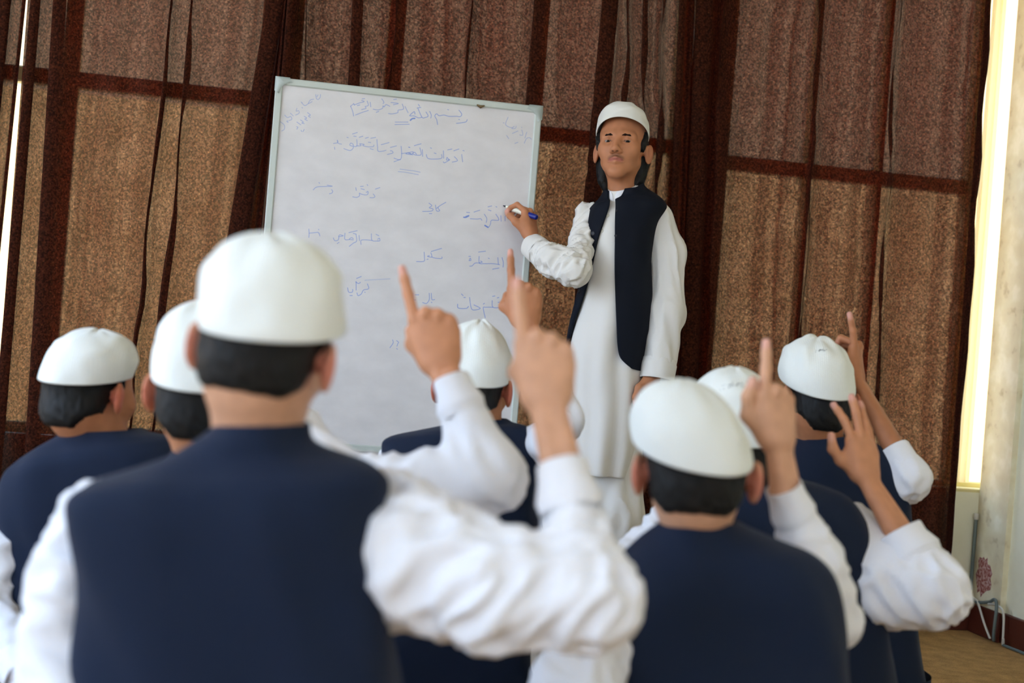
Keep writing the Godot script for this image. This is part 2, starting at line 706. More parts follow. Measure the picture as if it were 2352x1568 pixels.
func room() -> void:
	var a1 := on_wall(588, 530, 0.0).x                     # piers between the windows
	var b0 := on_wall(640, 530, 0.0).x
	var b1 := on_wall(1578, 300, 0.0).x
	var c0 := on_wall(1672, 300, 0.0).x
	var a0 := on_wall(-520, 500, 0.0).x
	var m := mb()
	box(m, RT, Vector3(-4.8, -0.1, -0.3), Vector3(0.3, 0.0, 8.2))
	struct(m, "floor", M.carpet)
	m = mb()
	box(m, RT, Vector3(-4.8, 2.95, -0.3), Vector3(0.3, 3.1, 8.2))
	struct(m, "ceiling", M.ceiling)
	m = mb()                                                # curtained wall with three openings
	box(m, RT, Vector3(-4.8, 0, -0.22), Vector3(0.3, SILL, 0))
	box(m, RT, Vector3(-4.8, HEAD, -0.22), Vector3(0.3, 2.95, 0))
	box(m, RT, Vector3(0.16, SILL, -0.22), Vector3(0.3, HEAD, 0))
	box(m, RT, Vector3(-4.8, SILL, -0.22), Vector3(a0, HEAD, 0))
	box(m, RT, Vector3(a1, SILL, -0.22), Vector3(b0, HEAD, 0))
	box(m, RT, Vector3(b1, SILL, -0.22), Vector3(c0, HEAD, 0))
	struct(m, "wall_back", M.plaster)
	m = mb()                                                # right wall, with a window behind the camera
	box(m, RT, Vector3(0.02, 0, 0.0), Vector3(0.22, 2.95, 5.8))
	box(m, RT, Vector3(0.02, 0, 5.8), Vector3(0.22, 1.1, 7.4))
	box(m, RT, Vector3(0.02, 2.5, 5.8), Vector3(0.22, 2.95, 7.4))
	box(m, RT, Vector3(0.02, 0, 7.4), Vector3(0.22, 2.95, 8.0))
	struct(m, "wall_right", M.plaster)
	m = mb()                                                # stained strip of wall in the corner
	box(m, RT, Vector3(0.0, 0, 0.0), Vector3(0.03, 2.95, 0.185))
	struct(m, "trim_1", M.dirty)
	m = mb()
	box(m, RT, Vector3(-4.6, 0, 0.0), Vector3(-4.4, 0.5, 7.8))
	box(m, RT, Vector3(-4.6, 2.55, 0.0), Vector3(-4.4, 2.95, 7.8))
	for w in [[0.0, 0.45], [3.4, 3.9], [6.9, 7.8]]:
		box(m, RT, Vector3(-4.6, 0.5, w[0]), Vector3(-4.4, 2.55, w[1]))
	struct(m, "wall_left", M.white_wall)
	m = mb()
	box(m, RT, Vector3(-4.6, 0, 7.8), Vector3(0.2, 1.5, 8.0))
	box(m, RT, Vector3(-4.6, 2.7, 7.8), Vector3(0.2, 2.95, 8.0))
	for u in [[-4.6, -4.1], [-2.3, -2.05], [-0.3, 0.2]]:
		box(m, RT, Vector3(u[0], 1.5, 7.8), Vector3(u[1], 2.7, 8.0))
	struct(m, "wall_rear", M.white_wall)
	# skirting boards
	m = mb()
	box(m, RT, Vector3(-4.4, 0, 0), Vector3(-0.012, 0.098, 0.014), 0.003)
	struct(m, "baseboard_back", M.skirting)
	m = mb()
	box(m, RT, Vector3(-0.013, 0, 0), Vector3(0.0, 0.098, 0.2), 0.003)
	box(m, RT, Vector3(0.003, 0, 0.19), Vector3(0.02, 0.098, 7.8), 0.003)
	struct(m, "baseboard_right", M.skirting)
	# the window sill board
	m = mb()
	box(m, RT, Vector3(c0, SILL - 0.004, -0.2), Vector3(0.16, SILL + 0.012, -0.001), 0.003)
	struct(m, "trim_2", M.frame)
	# windows behind the curtains
	var bar := on_wall(1176, 300, -0.085).y
	var mull_a := on_wall(160, 215, -0.085).x
	var mull_b := on_wall(908, 100, -0.085).x
	var mull_c := on_wall(1862, 300, -0.085).x
	var mull_d := on_wall(2025, 300, -0.085).x
	var mull_e := on_wall(2243, 500, -0.085).x
	window("window_1", a0, a1, bar + 0.01, [[mull_a, 0.026], [mull_a - 0.62, 0.026]])
	window("window_2", b0, b1, bar, [[mull_b, 0.026], [mull_b + 0.47, 0.02]])
	window("window_3", c0, 0.16, bar - 0.03, [[mull_c, 0.009], [mull_d, 0.008], [mull_e - 0.035, 0.018]], mull_e - 0.017)
	# daylight windows on the other walls
	side_window("window_4", Transform3D(RT.basis * Basis(Vector3.UP, PI / 2), RT * Vector3(-4.5, 0, 3.4)), 2.95, 0.5, 2.55)
	side_window("window_5", Transform3D(RT.basis * Basis(Vector3.UP, PI / 2), RT * Vector3(-4.5, 0, 6.9)), 3.0, 0.5, 2.55)
	side_window("window_6", Transform3D(RT.basis, RT * Vector3(-4.1, 0, 7.9)), 1.8, 1.5, 2.7)
	side_window("window_7", Transform3D(RT.basis, RT * Vector3(-2.05, 0, 7.9)), 1.75, 1.5, 2.7)
	side_window("window_8", Transform3D(RT.basis * Basis(Vector3.UP, PI / 2), RT * Vector3(0.12, 0, 7.4)), 1.6, 1.1, 2.5)
	m = mb()                                                # veranda roof outside the rear windows
	box(m, RT, Vector3(-5.2, 2.96, 8.0), Vector3(0.8, 3.05, 10.0))
	struct(m, "trim_3", M.ceiling)
	# outside: a yard and a sunlit-coloured boundary wall
	m = mb()
	box(m, RT, Vector3(-30, -0.5, -30), Vector3(30, -0.35, 30))
	struct(m, "ground", M.yard)
	m = mb()
	box(m, RT, Vector3(-14, -0.35, -4.4), Vector3(9, 2.1, -4.15))
	struct(m, "wall_outside", M.outside)
	m = mb()                                                # a plain building beyond it
	box(m, RT, Vector3(-30, -0.35, -16), Vector3(24, 8.5, -11))
	struct(m, "wall_far", M.far)
	# a yellow sheer strip hanging in the bright gap
	m = mb()
	var sheer := []
	for r in 13:
		var row := PackedVector3Array()
		for k in 13:
			row.append(RT * Vector3(mull_e - 0.03 + 0.05 * k / 12.0, lerpf(HEAD, SILL + 0.03, r / 12.0), -0.035 + 0.005 * sin(k * 1.1)))
		sheer.append(row)
	skin_rings(m, sheer, false)
	tag(commit(m, "sheer_strip", M.sheer), "narrow pale yellow sheer strip hanging in the bright window gap at the right", "curtain")
	# the bared patch of old paint low on the strip in the corner
	m = mb()
	var ring := PackedVector3Array()
	var ring2 := PackedVector3Array()
	for k in 26:
		var an := TAU * k / 26.0
		var r := 1.0 + 0.22 * nz.get_noise_2d(cos(an) * 2.0, sin(an) * 2.0)
		ring.append(RT * Vector3(-0.0012, 0.195 + 0.06 * r * sin(an), 0.066 + 0.044 * r * cos(an)))
		ring2.append(RT * Vector3(0.001, 0.195 + 0.069 * r * sin(an), 0.066 + 0.052 * r * cos(an)))
	skin_rings(m, [ring2, ring], true, true, true)
	tag(commit(m, "bared_patch", M.bared), "pink and white patch of bared old paint low on the wall in the right corner", "paint patch")


func window(called: String, u0: float, u1: float, bar: float, mulls: Array, open_from := 1e9) -> void:
	var t := 0.03
	var m := mb()
	box(m, RT, Vector3(u0, SILL, -0.12), Vector3(u0 + t, HEAD, -0.06), 0.004)
	if open_from > 1e8:
		box(m, RT, Vector3(u1 - t, SILL, -0.12), Vector3(u1, HEAD, -0.06), 0.004)
	box(m, RT, Vector3(u0, SILL, -0.12), Vector3(u1, SILL + t, -0.06), 0.004)
	box(m, RT, Vector3(u0, HEAD - t, -0.12), Vector3(u1, HEAD, -0.06), 0.004)
	var o := struct(m, called, M.frame)
	m = mb()
	box(m, RT, Vector3(u0 + t, bar - 0.024, -0.115), Vector3(minf(u1, open_from) - t, bar + 0.024, -0.06), 0.004)
	commit(m, "transom", M.frame, o)
	for k in mulls:
		m = mb()
		box(m, RT, Vector3(k[0] - k[1], SILL + t, -0.113), Vector3(k[0] + k[1], HEAD - t, -0.065), 0.003)
		commit(m, "mullion", M.frame, o)
	m = mb()
	box(m, RT, Vector3(u0 + t, SILL + t, -0.092), Vector3(minf(u1 - t, open_from), HEAD - t, -0.088))
	commit(m, "pane", M.glass, o)


func side_window(called: String, t: Transform3D, width: float, lo: float, hi: float) -> void:
	var m := mb()
	box(m, t, Vector3(0, lo, -0.03), Vector3(0.05, hi, 0.03), 0.004)
	box(m, t, Vector3(width - 0.05, lo, -0.03), Vector3(width, hi, 0.03), 0.004)
	box(m, t, Vector3(0, lo, -0.03), Vector3(width, lo + 0.05, 0.03), 0.004)
	box(m, t, Vector3(0, hi - 0.05, -0.03), Vector3(width, hi, 0.03), 0.004)
	var o := struct(m, called, M.frame)
	m = mb()
	box(m, t, Vector3(width / 2 - 0.025, lo + 0.05, -0.03), Vector3(width / 2 + 0.025, hi - 0.05, 0.03), 0.004)
	commit(m, "mullion", M.frame, o)
	m = mb()
	box(m, t, Vector3(0.05, lo + 0.05, -0.003), Vector3(width - 0.05, hi - 0.05, 0.003))
	commit(m, "pane", M.glass, o)


# ------------------------------------------------------------------ the curtains
func curtains() -> void:
	var g := "brown curtains along the windows"
	curtain([-560, -0.09], [63, -0.104], [[-420, -0.09, 26], [-300, -0.09, 30], [-160, -0.09, 24], [-40, -0.095, 26], [18, -0.1, 20]], 0.0,
		"brown woven curtain at the far left, its edge parted by a slit of daylight", g)
	curtain([63, -0.077], [655, -0.1], [[86, -0.085, 16], [138, -0.06, 22], [395, -0.1, 5], [442, -0.09, 8], [640, -0.165, 34]], 0.3,
		"brown woven curtain between the slit of daylight and the whiteboard", g)
	curtain([652, -0.09], [1592, -0.04], [[668, -0.08, 14], [705, -0.06, 6], [818, -0.05, 22], [905, -0.07, 7], [1075, -0.05, 4], [1232, -0.085, 24], [1392, -0.09, 36], [1436, -0.05, 10], [1478, -0.03, 10], [1516, -0.035, 11], [1556, -0.04, 14]], 0.6,
		"brown woven curtain behind the whiteboard and the standing boy", g, 0.03)
	curtain([1572, -0.04], [2275, -0.0755], [[1612, -0.045, 34], [1660, -0.05, 10], [1880, -0.06, 8], [2060, -0.06, 8], [2266, -0.0755, 5]], 0.9,
		"brown woven curtain over the right-hand window, beside the bright gap in the corner", g)
	var m := mb()
	var path := [RT * Vector3(-4.3, 2.546, 0.075), RT * Vector3(0.0, 2.546, 0.075)]
	tube(m, path, 0.014)
	for u in [-4.2, -3.2, -1.1, -0.2]:
		tube(m, [RT * Vector3(u, 2.546, 0.075), RT * Vector3(u, 2.546, 0.0)], 0.008)
	tag(commit(m, "curtain_rod", M.rod), "long metal curtain rod above the windows", "curtain rod")


func curtain(left: Array, right: Array, pleats: Array, shift: float, label: String, group: String, layer := 0.0) -> void:
	# left, right and every pleat: [pixel column at the frame's top, lean per pixel down, width in pixels]
	var rows := 34
	var top := 2.53
	var low := 0.085
	var rings := []
	var uvs := []
	for r in rows + 1:
		var v := lerpf(top, low, float(r) / rows)
		# which pixel row shows this height (near enough for the lean of the folds)
		var py := 784.0 - (v - 0.86) * 735.0
		var ctl := []
		var flare := 1.0 + 0.25 * (float(r) / rows)
		var col := func(e: Array) -> float: return on_wall(e[0] + e[1] * py, py, 0.055).x
		var ul: float = col.call(left)
		var ur: float = col.call(right)
		ctl.append(Vector2(ul, 0.05))
		var lastu := ul
		for p in pleats:
			var u: float = col.call(p)
			var w: float = p[2] / 735.0 / 2.0 * flare
			if p[2] < 13:                                   # small folds come and go along their length
				w *= clampf(0.75 + 1.3 * nz.get_noise_2d(v * 1.7 + p[0], p[0] * 0.37), 0.12, 1.6)
				u += 0.008 * nz.get_noise_2d(v * 2.3, p[0] * 0.11)
			# gentle waves on the flat stretch before the pleat
			var gap := (u - w) - lastu
			var waves := maxi(2, int(gap / 0.045))
			for k in range(1, waves):
				var uu := lastu + gap * k / waves
				ctl.append(Vector2(uu, 0.055 + 0.011 * nz.get_noise_3d(uu * 9.0, v * 0.5, shift * 7.0) + (0.005 if k % 2 else -0.005)))
			ctl.append(Vector2(u - w * 0.9, 0.045))
			ctl.append(Vector2(u + w * 0.9, 0.066))
			ctl.append(Vector2(u + w, 0.078))
			ctl.append(Vector2(u, 0.082))
			ctl.append(Vector2(u - w, 0.085))
			ctl.append(Vector2(u - w * 0.9, 0.097))
			ctl.append(Vector2(u + w * 0.9, 0.09))
			lastu = u + w
		var gap2 := ur - lastu
		for k in range(1, 4):
			ctl.append(Vector2(lastu + gap2 * k / 4.0, 0.055 + (0.006 if k % 2 else -0.004)))
		ctl.append(Vector2(ur, 0.05))
		ctl.append(Vector2(ur - 0.012, 0.047))
		if r == 0:
			rings.append([])
		rings.append(ctl)
	# every row needs the same number of controls: resample by arc length when a row differs
	rings.remove_at(0)
	var count: int = 0
	for c in rings:
		count = maxi(count, c.size())
	var steps := count * 5
	var out := []
	var s0 := 0.0
	for r in rows + 1:
		var c: Array = rings[r]
		var pts := PackedVector2Array()
		var len := PackedFloat32Array([0.0])
		for k in c.size() - 1:
			var a: Vector2 = c[maxi(k - 1, 0)]
			var d: Vector2 = c[mini(k + 2, c.size() - 1)]
			for q in 5:
				pts.append((c[k] as Vector2).cubic_interpolate(c[k + 1], a, d, q / 5.0))
		pts.append(c[-1])
		for k in pts.size() - 1:
			len.append(len[k] + pts[k].distance_to(pts[k + 1]))
		var row := PackedVector3Array()
		var uv := PackedVector2Array()
		var at_k := 0
		var v := lerpf(top, low, float(r) / rows)
		if r == 0:
			s0 = len[-1]
		for q in steps + 1:
			var want := len[-1] * q / steps
			while at_k < len.size() - 2 and len[at_k + 1] < want:
				at_k += 1
			var f := (want - len[at_k]) / maxf(len[at_k + 1] - len[at_k], 1e-6)
			var p := pts[at_k].lerp(pts[mini(at_k + 1, pts.size() - 1)], f)
			row.append(RT * Vector3(p.x, v, p.y + layer))
			uv.append(Vector2(s0 * q / steps / 0.8 + shift, v / 0.8))
		out.append(row)
		uvs.append(uv)
	var m := mb()
	skin_rings(m, out, false, false, false, uvs)
	tag(commit(m, "curtain", M.curtain if shift > 0.5 else M.curtain_thin), label, "curtain", group)


# ------------------------------------------------------------------ cables in the corner
func corner_cables() -> void:
	var m := mb()
	tube(m, [RT * Vector3(-0.012, 0.14, 0.012), RT * Vector3(-0.012, 0.26, 0.012), RT * Vector3(-0.012, 0.395, 0.012)], 0.006)
	var o := commit(m, "conduit", M.cable_grey)
	tag(o, "thin grey conduit rising in the corner below the window sill", "conduit")
	m = mb()
	tube(m, [RT * Vector3(-0.012, 0.38, 0.012), RT * Vector3(-0.012, 0.4, 0.012)], 0.009)
	commit(m, "clip", M.cable_white, o)
	var p := func(a: Array) -> Array:
		var q := []
		for k in a:
			q.append(RT * Vector3(k[0], k[1], k[2]))
		return smooth_path(q)
	m = mb()
	tube(m, p.call([[-0.06, 0.107, 0.02], [-0.03, 0.112, 0.02], [-0.02, 0.11, 0.08], [-0.02, 0.125, 0.15], [-0.024, 0.14, 0.19], [-0.03, 0.12, 0.215], [-0.03, 0.04, 0.21], [-0.022, 0.007, 0.2]]), 0.0055, 8)
	tag(commit(m, "cable", M.cable_grey), "thick grey cable looping off the skirting board in the right corner", "cable", "cables in the corner")
	m = mb()
	tube(m, p.call([[-0.06, 0.118, 0.02], [-0.03, 0.12, 0.02], [-0.02, 0.116, 0.07], [-0.026, 0.1, 0.1], [-0.03, 0.05, 0.15], [-0.03, 0.012, 0.19]]), 0.004, 8)
	tag(commit(m, "cable", M.cable_white), "white cable sagging across the dark skirting board, nearest the corner", "cable", "cables in the corner")
	m = mb()
	tube(m, p.call([[-0.022, 0.118, 0.15], [-0.022, 0.124, 0.2], [-0.02, 0.11, 0.24], [-0.02, 0.05, 0.25], [-0.022, 0.008, 0.255], [-0.03, 0.03, 0.27], [-0.025, 0.012, 0.265]]), 0.004, 8)
	tag(commit(m, "cable", M.cable_white), "white cable dropping to the carpet at the right edge, with a kinked end", "cable", "cables in the corner")
	m = mb()
	tube(m, p.call([[-0.022, 0.006, 0.255], [-0.015, 0.006, 0.5], [-0.016, 0.006, 1.2]]), 0.0045, 8)
	tag(commit(m, "cable", M.cable_grey), "grey cable lying on the carpet along the right-hand skirting board", "cable", "cables in the corner")


# ------------------------------------------------------------------ the whiteboard and its handwriting
const BW := 0.2                # distance of the board's face from the curtained wall

func board() -> void:
	var tl := on_wall(637, 184, BW)
	var tr := on_wall(1242, 245, BW)
	var bl := on_wall(760, 1030, BW)
	var u0 := tl.x
	var u1 := tr.x
	var v1 := (tl.y + tr.y) / 2.0
	var v0 := bl.y
	var f := 0.017
	var o := thing("whiteboard", RT * Vector3((u0 + u1) / 2, v0, BW), "white board with pale grey-green frame, covered in blue Arabic handwriting, standing before the curtains", "whiteboard")
	# the writing surface: flat board, blue felt-pen lines in its print
	var tw := 1024
	var th := int(tw * (v1 - v0) / (u1 - u0))
	var im := Image.create_empty(tw, th, false, Image.FORMAT_RGB8)
	im.fill(Color(0.86, 0.85, 0.855))
	smudge(im)
	write_all(im, u0, u1, v0, v1)
	var m := mb()
	quad(m, RT * Vector3(u0, v0, BW), RT * Vector3(u0, v1, BW), RT * Vector3(u1, v1, BW), RT * Vector3(u1, v0, BW), PackedVector2Array([Vector2(0, 1), Vector2(0, 0), Vector2(1, 0), Vector2(1, 1)]))
	var back := mb()
	box(back, RT, Vector3(u0, v0, BW - 0.014), Vector3(u1, v1, BW - 0.001))
	var face := mat(Color.WHITE, 0.38, 0.45)
	face.albedo_texture = ImageTexture.create_from_image(im)
	commit(m, "writing_surface", face, o)
	commit(back, "backing", M.alu, o)
	for s in [[u0 - 0.004, v0, u0 + f, v1], [u1 - f, v0, u1 + 0.004, v1], [u0 - 0.004, v1 - f, u1 + 0.004, v1 + 0.004], [u0 - 0.004, v0 - 0.004, u1 + 0.004, v0 + f]]:
		m = mb()
		box(m, RT, Vector3(s[0], s[1], BW - 0.015), Vector3(s[2], s[3], BW + 0.006), 0.003)
		commit(m, "frame_rail", M.alu, o)
	for c in [[u0, v1, 1, -1], [u1, v1, -1, -1], [u0, v0, 1, 1], [u1, v0, -1, 1]]:
		m = mb()                                            # plastic corner with a rounded inner edge
		var s := 0.042
		var outer := PackedVector3Array()
		var inner := PackedVector3Array()
		var outer_b := PackedVector3Array()
		var inner_b := PackedVector3Array()
		for k in 9:
			var an := PI / 2 * k / 8.0
			var q := Vector2(s - s * 0.86 * sin(an), s - s * 0.86 * cos(an)) + Vector2(0.002, 0.002)
			var e := Vector2(s * maxf(0.0, 1.0 - tan(minf(an, PI / 4))), 0) if an <= PI / 4 else Vector2(0, s * maxf(0.0, 1.0 - 1.0 / tan(an)))
			e -= Vector2(0.006, 0.006)
			outer.append(RT * Vector3(c[0] + c[2] * e.x, c[1] + c[3] * e.y, BW + 0.0085))
			inner.append(RT * Vector3(c[0] + c[2] * q.x, c[1] + c[3] * q.y, BW + 0.0085))
			outer_b.append(RT * Vector3(c[0] + c[2] * e.x, c[1] + c[3] * e.y, BW - 0.016))
			inner_b.append(RT * Vector3(c[0] + c[2] * q.x, c[1] + c[3] * q.y, BW))
		skin_rings(m, [outer_b, outer, inner, inner_b], false, c[2] * c[3] > 0)
		commit(m, "corner_piece", M.corner, o)
	# chip in the top rail
	m = mb()
	var cp := on_wall(1104, 243, BW + 0.007)
	tube(m, [RT * (cp + Vector3(-0.012, 0.002, 0)), RT * (cp + Vector3(0, -0.003, 0)), RT * (cp + Vector3(0.012, 0.002, 0))], [0.002, 0.0055, 0.002], 8)
	commit(m, "chip", M.rod, o)
	# the easel that carries it
	var e := thing("easel", RT * Vector3((u0 + u1) / 2, 0, BW), "dark wooden easel with a ledge under the whiteboard", "easel")
	m = mb()
	box(m, RT, Vector3(u0 + 0.05, v0 - 0.035, BW - 0.03), Vector3(u1 - 0.05, v0 - 0.004, BW + 0.03), 0.004)
	commit(m, "ledge", M.wood, e)
	for k in [[u0 + 0.14, 0.0], [u1 - 0.14, 0.0]]:
		m = mb()
		box(m, RT, Vector3(k[0] - 0.02, 0, BW - 0.05), Vector3(k[0] + 0.02, v1 - 0.2, BW - 0.016), 0.004)
		commit(m, "leg", M.wood, e)
	m = mb()
	box(m, RT, Vector3(u0 + 0.1, 0.2, BW - 0.048), Vector3(u1 - 0.1, 0.24, BW - 0.02), 0.004)
	commit(m, "crossbar", M.wood, e)
	for sd in [-1.0, 1.0]:
		m = mb()
		var x: float = (u0 + u1) / 2 + float(sd) * 0.2
		box(m, RT, Vector3(x - 0.02, 0, BW - 0.03), Vector3(x + 0.02, 0.03, BW + 0.22), 0.004)
		commit(m, "foot", M.wood, e)
	# pale slat beside the standing boy's leg
	m = mb()
	var p0 := at(1232, 1205, 4.02)
	var p1 := at(1262, 1300, 3.98)
	var d := (p1 - p0).normalized()
	var tot := p0.y / -d.y
	var bas := Basis(d.cross(Vector3(0, 0, 1)).normalized(), -d, Vector3.ZERO)
	bas.z = bas.x.cross(bas.y).normalized()
	box(m, Transform3D(bas, p0), Vector3(-0.012, -tot, -0.06), Vector3(0.012, 0, 0.06), 0.003)
	tag(commit(m, "slat", M.cream_wood), "cream wooden slat leaning beside the standing boy's white trousers", "slat")


func smudge(im: Image) -> void:
	var n := FastNoiseLite.new()
	n.seed = 8
	n.frequency = 0.006
	n.fractal_octaves = 4
	for y in im.get_height():
		for x in im.get_width():
			var k := 1.0 + 0.035 * n.get_noise_2d(x, y * 1.6)
			im.set_pixel(x, y, Color(0.87 * k, 0.858 * k, 0.858 * k))


func write_all(im: Image, u0: float, u1: float, v0: float, v1: float) -> void:
	for g in handwriting():
		for s in g[3]:
			var pts := PackedVector2Array()
			for k in range(0, s.size(), 2):
				var p := on_wall(g[0] + s[k] / g[2], g[1] + s[k + 1] / g[2], BW)
				pts.append(Vector2((p.x - u0) / (u1 - u0) * im.get_width(), (v1 - p.y) / (v1 - v0) * im.get_height()))
			stroke(im, pts, g[4] * 0.9, g[5] if g.size() > 5 else 1.25)


func stroke(im: Image, pts: PackedVector2Array, ink: float, rad: float) -> void:
	var done := {}
	var blue := Color(0.36, 0.48, 0.82)
	for k in pts.size() - 1:
		var a := pts[maxi(k - 1, 0)]
		var d := pts[mini(k + 2, pts.size() - 1)]
		var steps := maxi(2, int(pts[k].distance_to(pts[k + 1]) / 0.8))
		for q in steps + 1:
			var p := pts[k].cubic_interpolate(pts[k + 1], a, d, float(q) / steps)
			for y in range(int(p.y - rad - 1), int(p.y + rad + 2)):
				for x in range(int(p.x - rad - 1), int(p.x + rad + 2)):
					if x < 0 or y < 0 or x >= im.get_width() or y >= im.get_height():
						continue
					var w := clampf(rad + 0.5 - p.distance_to(Vector2(x + 0.5, y + 0.5)), 0.0, 1.0) * ink
					var id := y * im.get_width() + x
					var was: float = done.get(id, 0.0)
					if w > was:
						var c := im.get_pixel(x, y)
						im.set_pixel(x, y, c.lerp(blue, (w - was) / (1.0 - was)))
						done[id] = w


func handwriting() -> Array:
	# each group: the origin and scale of the tracing, its pen strokes, how dark the ink is
	var out := []
	out.append([630, 180, 7.128, [                             # the date in the upper left corner
		[680, 265, 690, 330, 720, 345, 750, 310, 755, 265], [700, 300, 715, 270], [645, 340, 590, 355, 560, 410, 620, 380],
		[560, 410, 500, 445, 450, 400], [440, 385, 455, 400], [452, 475, 462, 485], [370, 490, 360, 535, 400, 530, 405, 570, 350, 600],
		[265, 570, 310, 615], [170, 600, 215, 640, 270, 625, 285, 670, 240, 690], [215, 690, 225, 720, 200, 700], [90, 705, 160, 760, 165, 830, 120, 860],
	], 0.42])
	out.append([630, 180, 7.128, [                             # the year
		[545, 560, 590, 600, 560, 615, 590, 640], [490, 620, 530, 650, 500, 665, 540, 690], [430, 680, 475, 715, 450, 730, 490, 740],
		[370, 715, 435, 760], [365, 790, 385, 800, 370, 830], [440, 850, 450, 870], [490, 835, 470, 870],
	], 0.5])
	out.append([630, 180, 7.128, [                             # first line, left words
		[1250, 455, 1280, 530, 1300, 615], [1250, 455, 1295, 420, 1310, 435, 1300, 410], [1310, 435, 1400, 400, 1470, 380, 1430, 360], [1330, 600, 1430, 560, 1540, 525],
		[1570, 390, 1580, 465], [1520, 370, 1540, 440, 1490, 460, 1500, 490, 1430, 510], [1360, 445, 1400, 435], [1440, 335, 1480, 330],
		[1760, 335, 1795, 390, 1780, 410], [1890, 455, 1830, 430, 1800, 465, 1780, 450, 1770, 490, 1700, 515, 1620, 505], [1670, 555, 1710, 540],
	], 0.6])
	out.append([630, 180, 7.128, [
		[1910, 395, 2030, 410, 1950, 430], [1955, 345, 2000, 340], [2095, 420, 2115, 500, 2030, 520, 2020, 560, 1930, 580, 1870, 575], [2140, 460, 2190, 560],
		[1980, 715, 2190, 715], [1975, 755, 2210, 750],
	], 0.6])
	out.append([930, 220, 7.128, [                             # first line, right words
		[885, 235, 930, 300, 905, 340, 840, 335, 720, 335, 640, 315, 560, 325, 520, 295, 490, 330, 520, 390, 535, 470], [845, 450, 990, 430, 1020, 390], [880, 385, 895, 390], [700, 225, 715, 230],
		[405, 255, 430, 310, 425, 365], [345, 265, 380, 330, 330, 355, 280, 350, 215, 210], [280, 350, 220, 360, 150, 330, 80, 325, 150, 260, 165, 300],
		[200, 200, 260, 190], [220, 140, 240, 170],
	], 0.72])
	out.append([930, 220, 7.128, [[90, 400, 120, 375, 160, 370]], 0.85, 2.6])
	out.append([930, 220, 7.128, [                             # note in the upper right corner
		[1690, 350, 1650, 470, 1740, 520, 1790, 500, 1750, 535, 1810, 530, 1820, 495], [1610, 440, 1625, 445], [1760, 615, 1850, 575], [1915, 560, 1930, 640, 1880, 640],
		[1910, 515, 1915, 520], [1995, 595, 1965, 690], [2070, 710, 2040, 685, 1990, 700, 1955, 775], [1665, 650, 1700, 700], [1800, 780, 1850, 760],
	], 0.42])
	out.append([630, 180, 7.128, [                             # second line, left words
		[970, 1065, 1040, 1050, 1030, 1010, 1045, 1060, 1100, 1075], [985, 1125, 990, 1160], [1350, 1000, 1350, 1105, 1290, 1110, 1240, 1095, 1250, 1060, 1290, 1080, 1290, 1140, 1240, 1180, 1140, 1150],
		[1350, 1105, 1420, 1100, 1400, 1070, 1470, 1080, 1450, 1100, 1540, 1120, 1620, 1115, 1630, 1090], [1570, 1150, 1620, 1165], [1540, 1045, 1580, 1050],
		[1280, 910, 1360, 885], [1300, 945, 1340, 950], [1390, 965, 1450, 945], [1490, 980, 1540, 965], [1580, 980, 1660, 965], [1190, 965, 1210, 970],
	], 0.55])
	out.append([630, 180, 7.128, [
		[1680, 1000, 1690, 1120, 1700, 1190, 1780, 1190, 1830, 1175], [1750, 1085, 1880, 1050], [1900, 1185, 1930, 1190, 1940, 1220, 1850, 1245], [1900, 1130, 2000, 1105],
		[2075, 1110, 2085, 1240, 2060, 1330, 1960, 1305], [2085, 1230, 2180, 1220, 2250, 1240, 2270, 1200, 2200, 1215], [2200, 1125, 2220, 1130], [1960, 1365, 2060, 1325],
	], 0.6])
	out.append([930, 220, 7.128, [                             # second line, right words
		[930, 960, 945, 1080], [950, 895, 970, 900], [810, 995, 860, 1060, 775, 1085], [700, 885, 770, 870], [800, 900, 885, 870], [690, 1010, 720, 1040, 730, 1050, 650, 1095, 630, 1080],
		[690, 1010, 680, 1050, 725, 1045], [630, 900, 635, 1020], [600, 960, 600, 1020, 500, 1035, 380, 1025, 350, 960], [480, 935, 510, 945], [420, 850, 435, 860],
		[285, 880, 290, 990], [245, 850, 265, 960, 180, 970, 130, 945, 160, 925, 190, 960], [130, 965, 20, 950, 50, 930, 100, 945], [155, 815, 265, 785], [60, 840, 80, 845],
	], 0.66])
	out.append([930, 220, 7.128, [[-80, 1200, 0, 1210, 150, 1230, 250, 1250], [-110, 1240, 0, 1250, 110, 1270, 220, 1290]], 0.42])
	out.append([680, 390, 7.84, [                              # third row, left words
		[310, 360, 370, 310, 500, 300, 650, 295, 560, 275], [410, 230, 425, 240], [640, 355, 660, 390, 640, 420, 600, 430],
		[1390, 435, 1420, 480, 1390, 500, 1330, 500], [1430, 345, 1510, 320], [1265, 405, 1295, 390, 1290, 440, 1240, 450, 1170, 435, 1140, 420, 1140, 470, 1090, 495, 1020, 485],
		[1280, 265, 1290, 280], [1160, 300, 1210, 295], [1170, 340, 1230, 355], [1075, 320, 1085, 370],
	], 0.6])
	out.append([680, 390, 7.84, [                              # fourth row, left words
		[1470, 1250, 1500, 1230, 1510, 1275, 1470, 1280], [1440, 1160, 1490, 1185], [1480, 1280, 1370, 1270, 1355, 1150], [1370, 1270, 1250, 1260, 1170, 1270, 1170, 1340], [1135, 1180, 1140, 1275],
		[1080, 1160, 1090, 1280, 1030, 1320, 960, 1375], [1030, 1145, 1080, 1155], [950, 1130, 1100, 1095], [1030, 1260, 960, 1250, 1000, 1220, 1030, 1240], [960, 1255, 880, 1250, 880, 1140],
		[850, 1185, 790, 1170, 770, 1200, 840, 1190], [770, 1200, 760, 1260, 700, 1275, 670, 1225], [740, 1325, 775, 1305],
		[230, 1065, 235, 1140, 230, 1215], [235, 1140, 330, 1130, 400, 1125, 410, 1150], [420, 1150, 430, 1190], [405, 1070, 410, 1080],
	], 0.6])
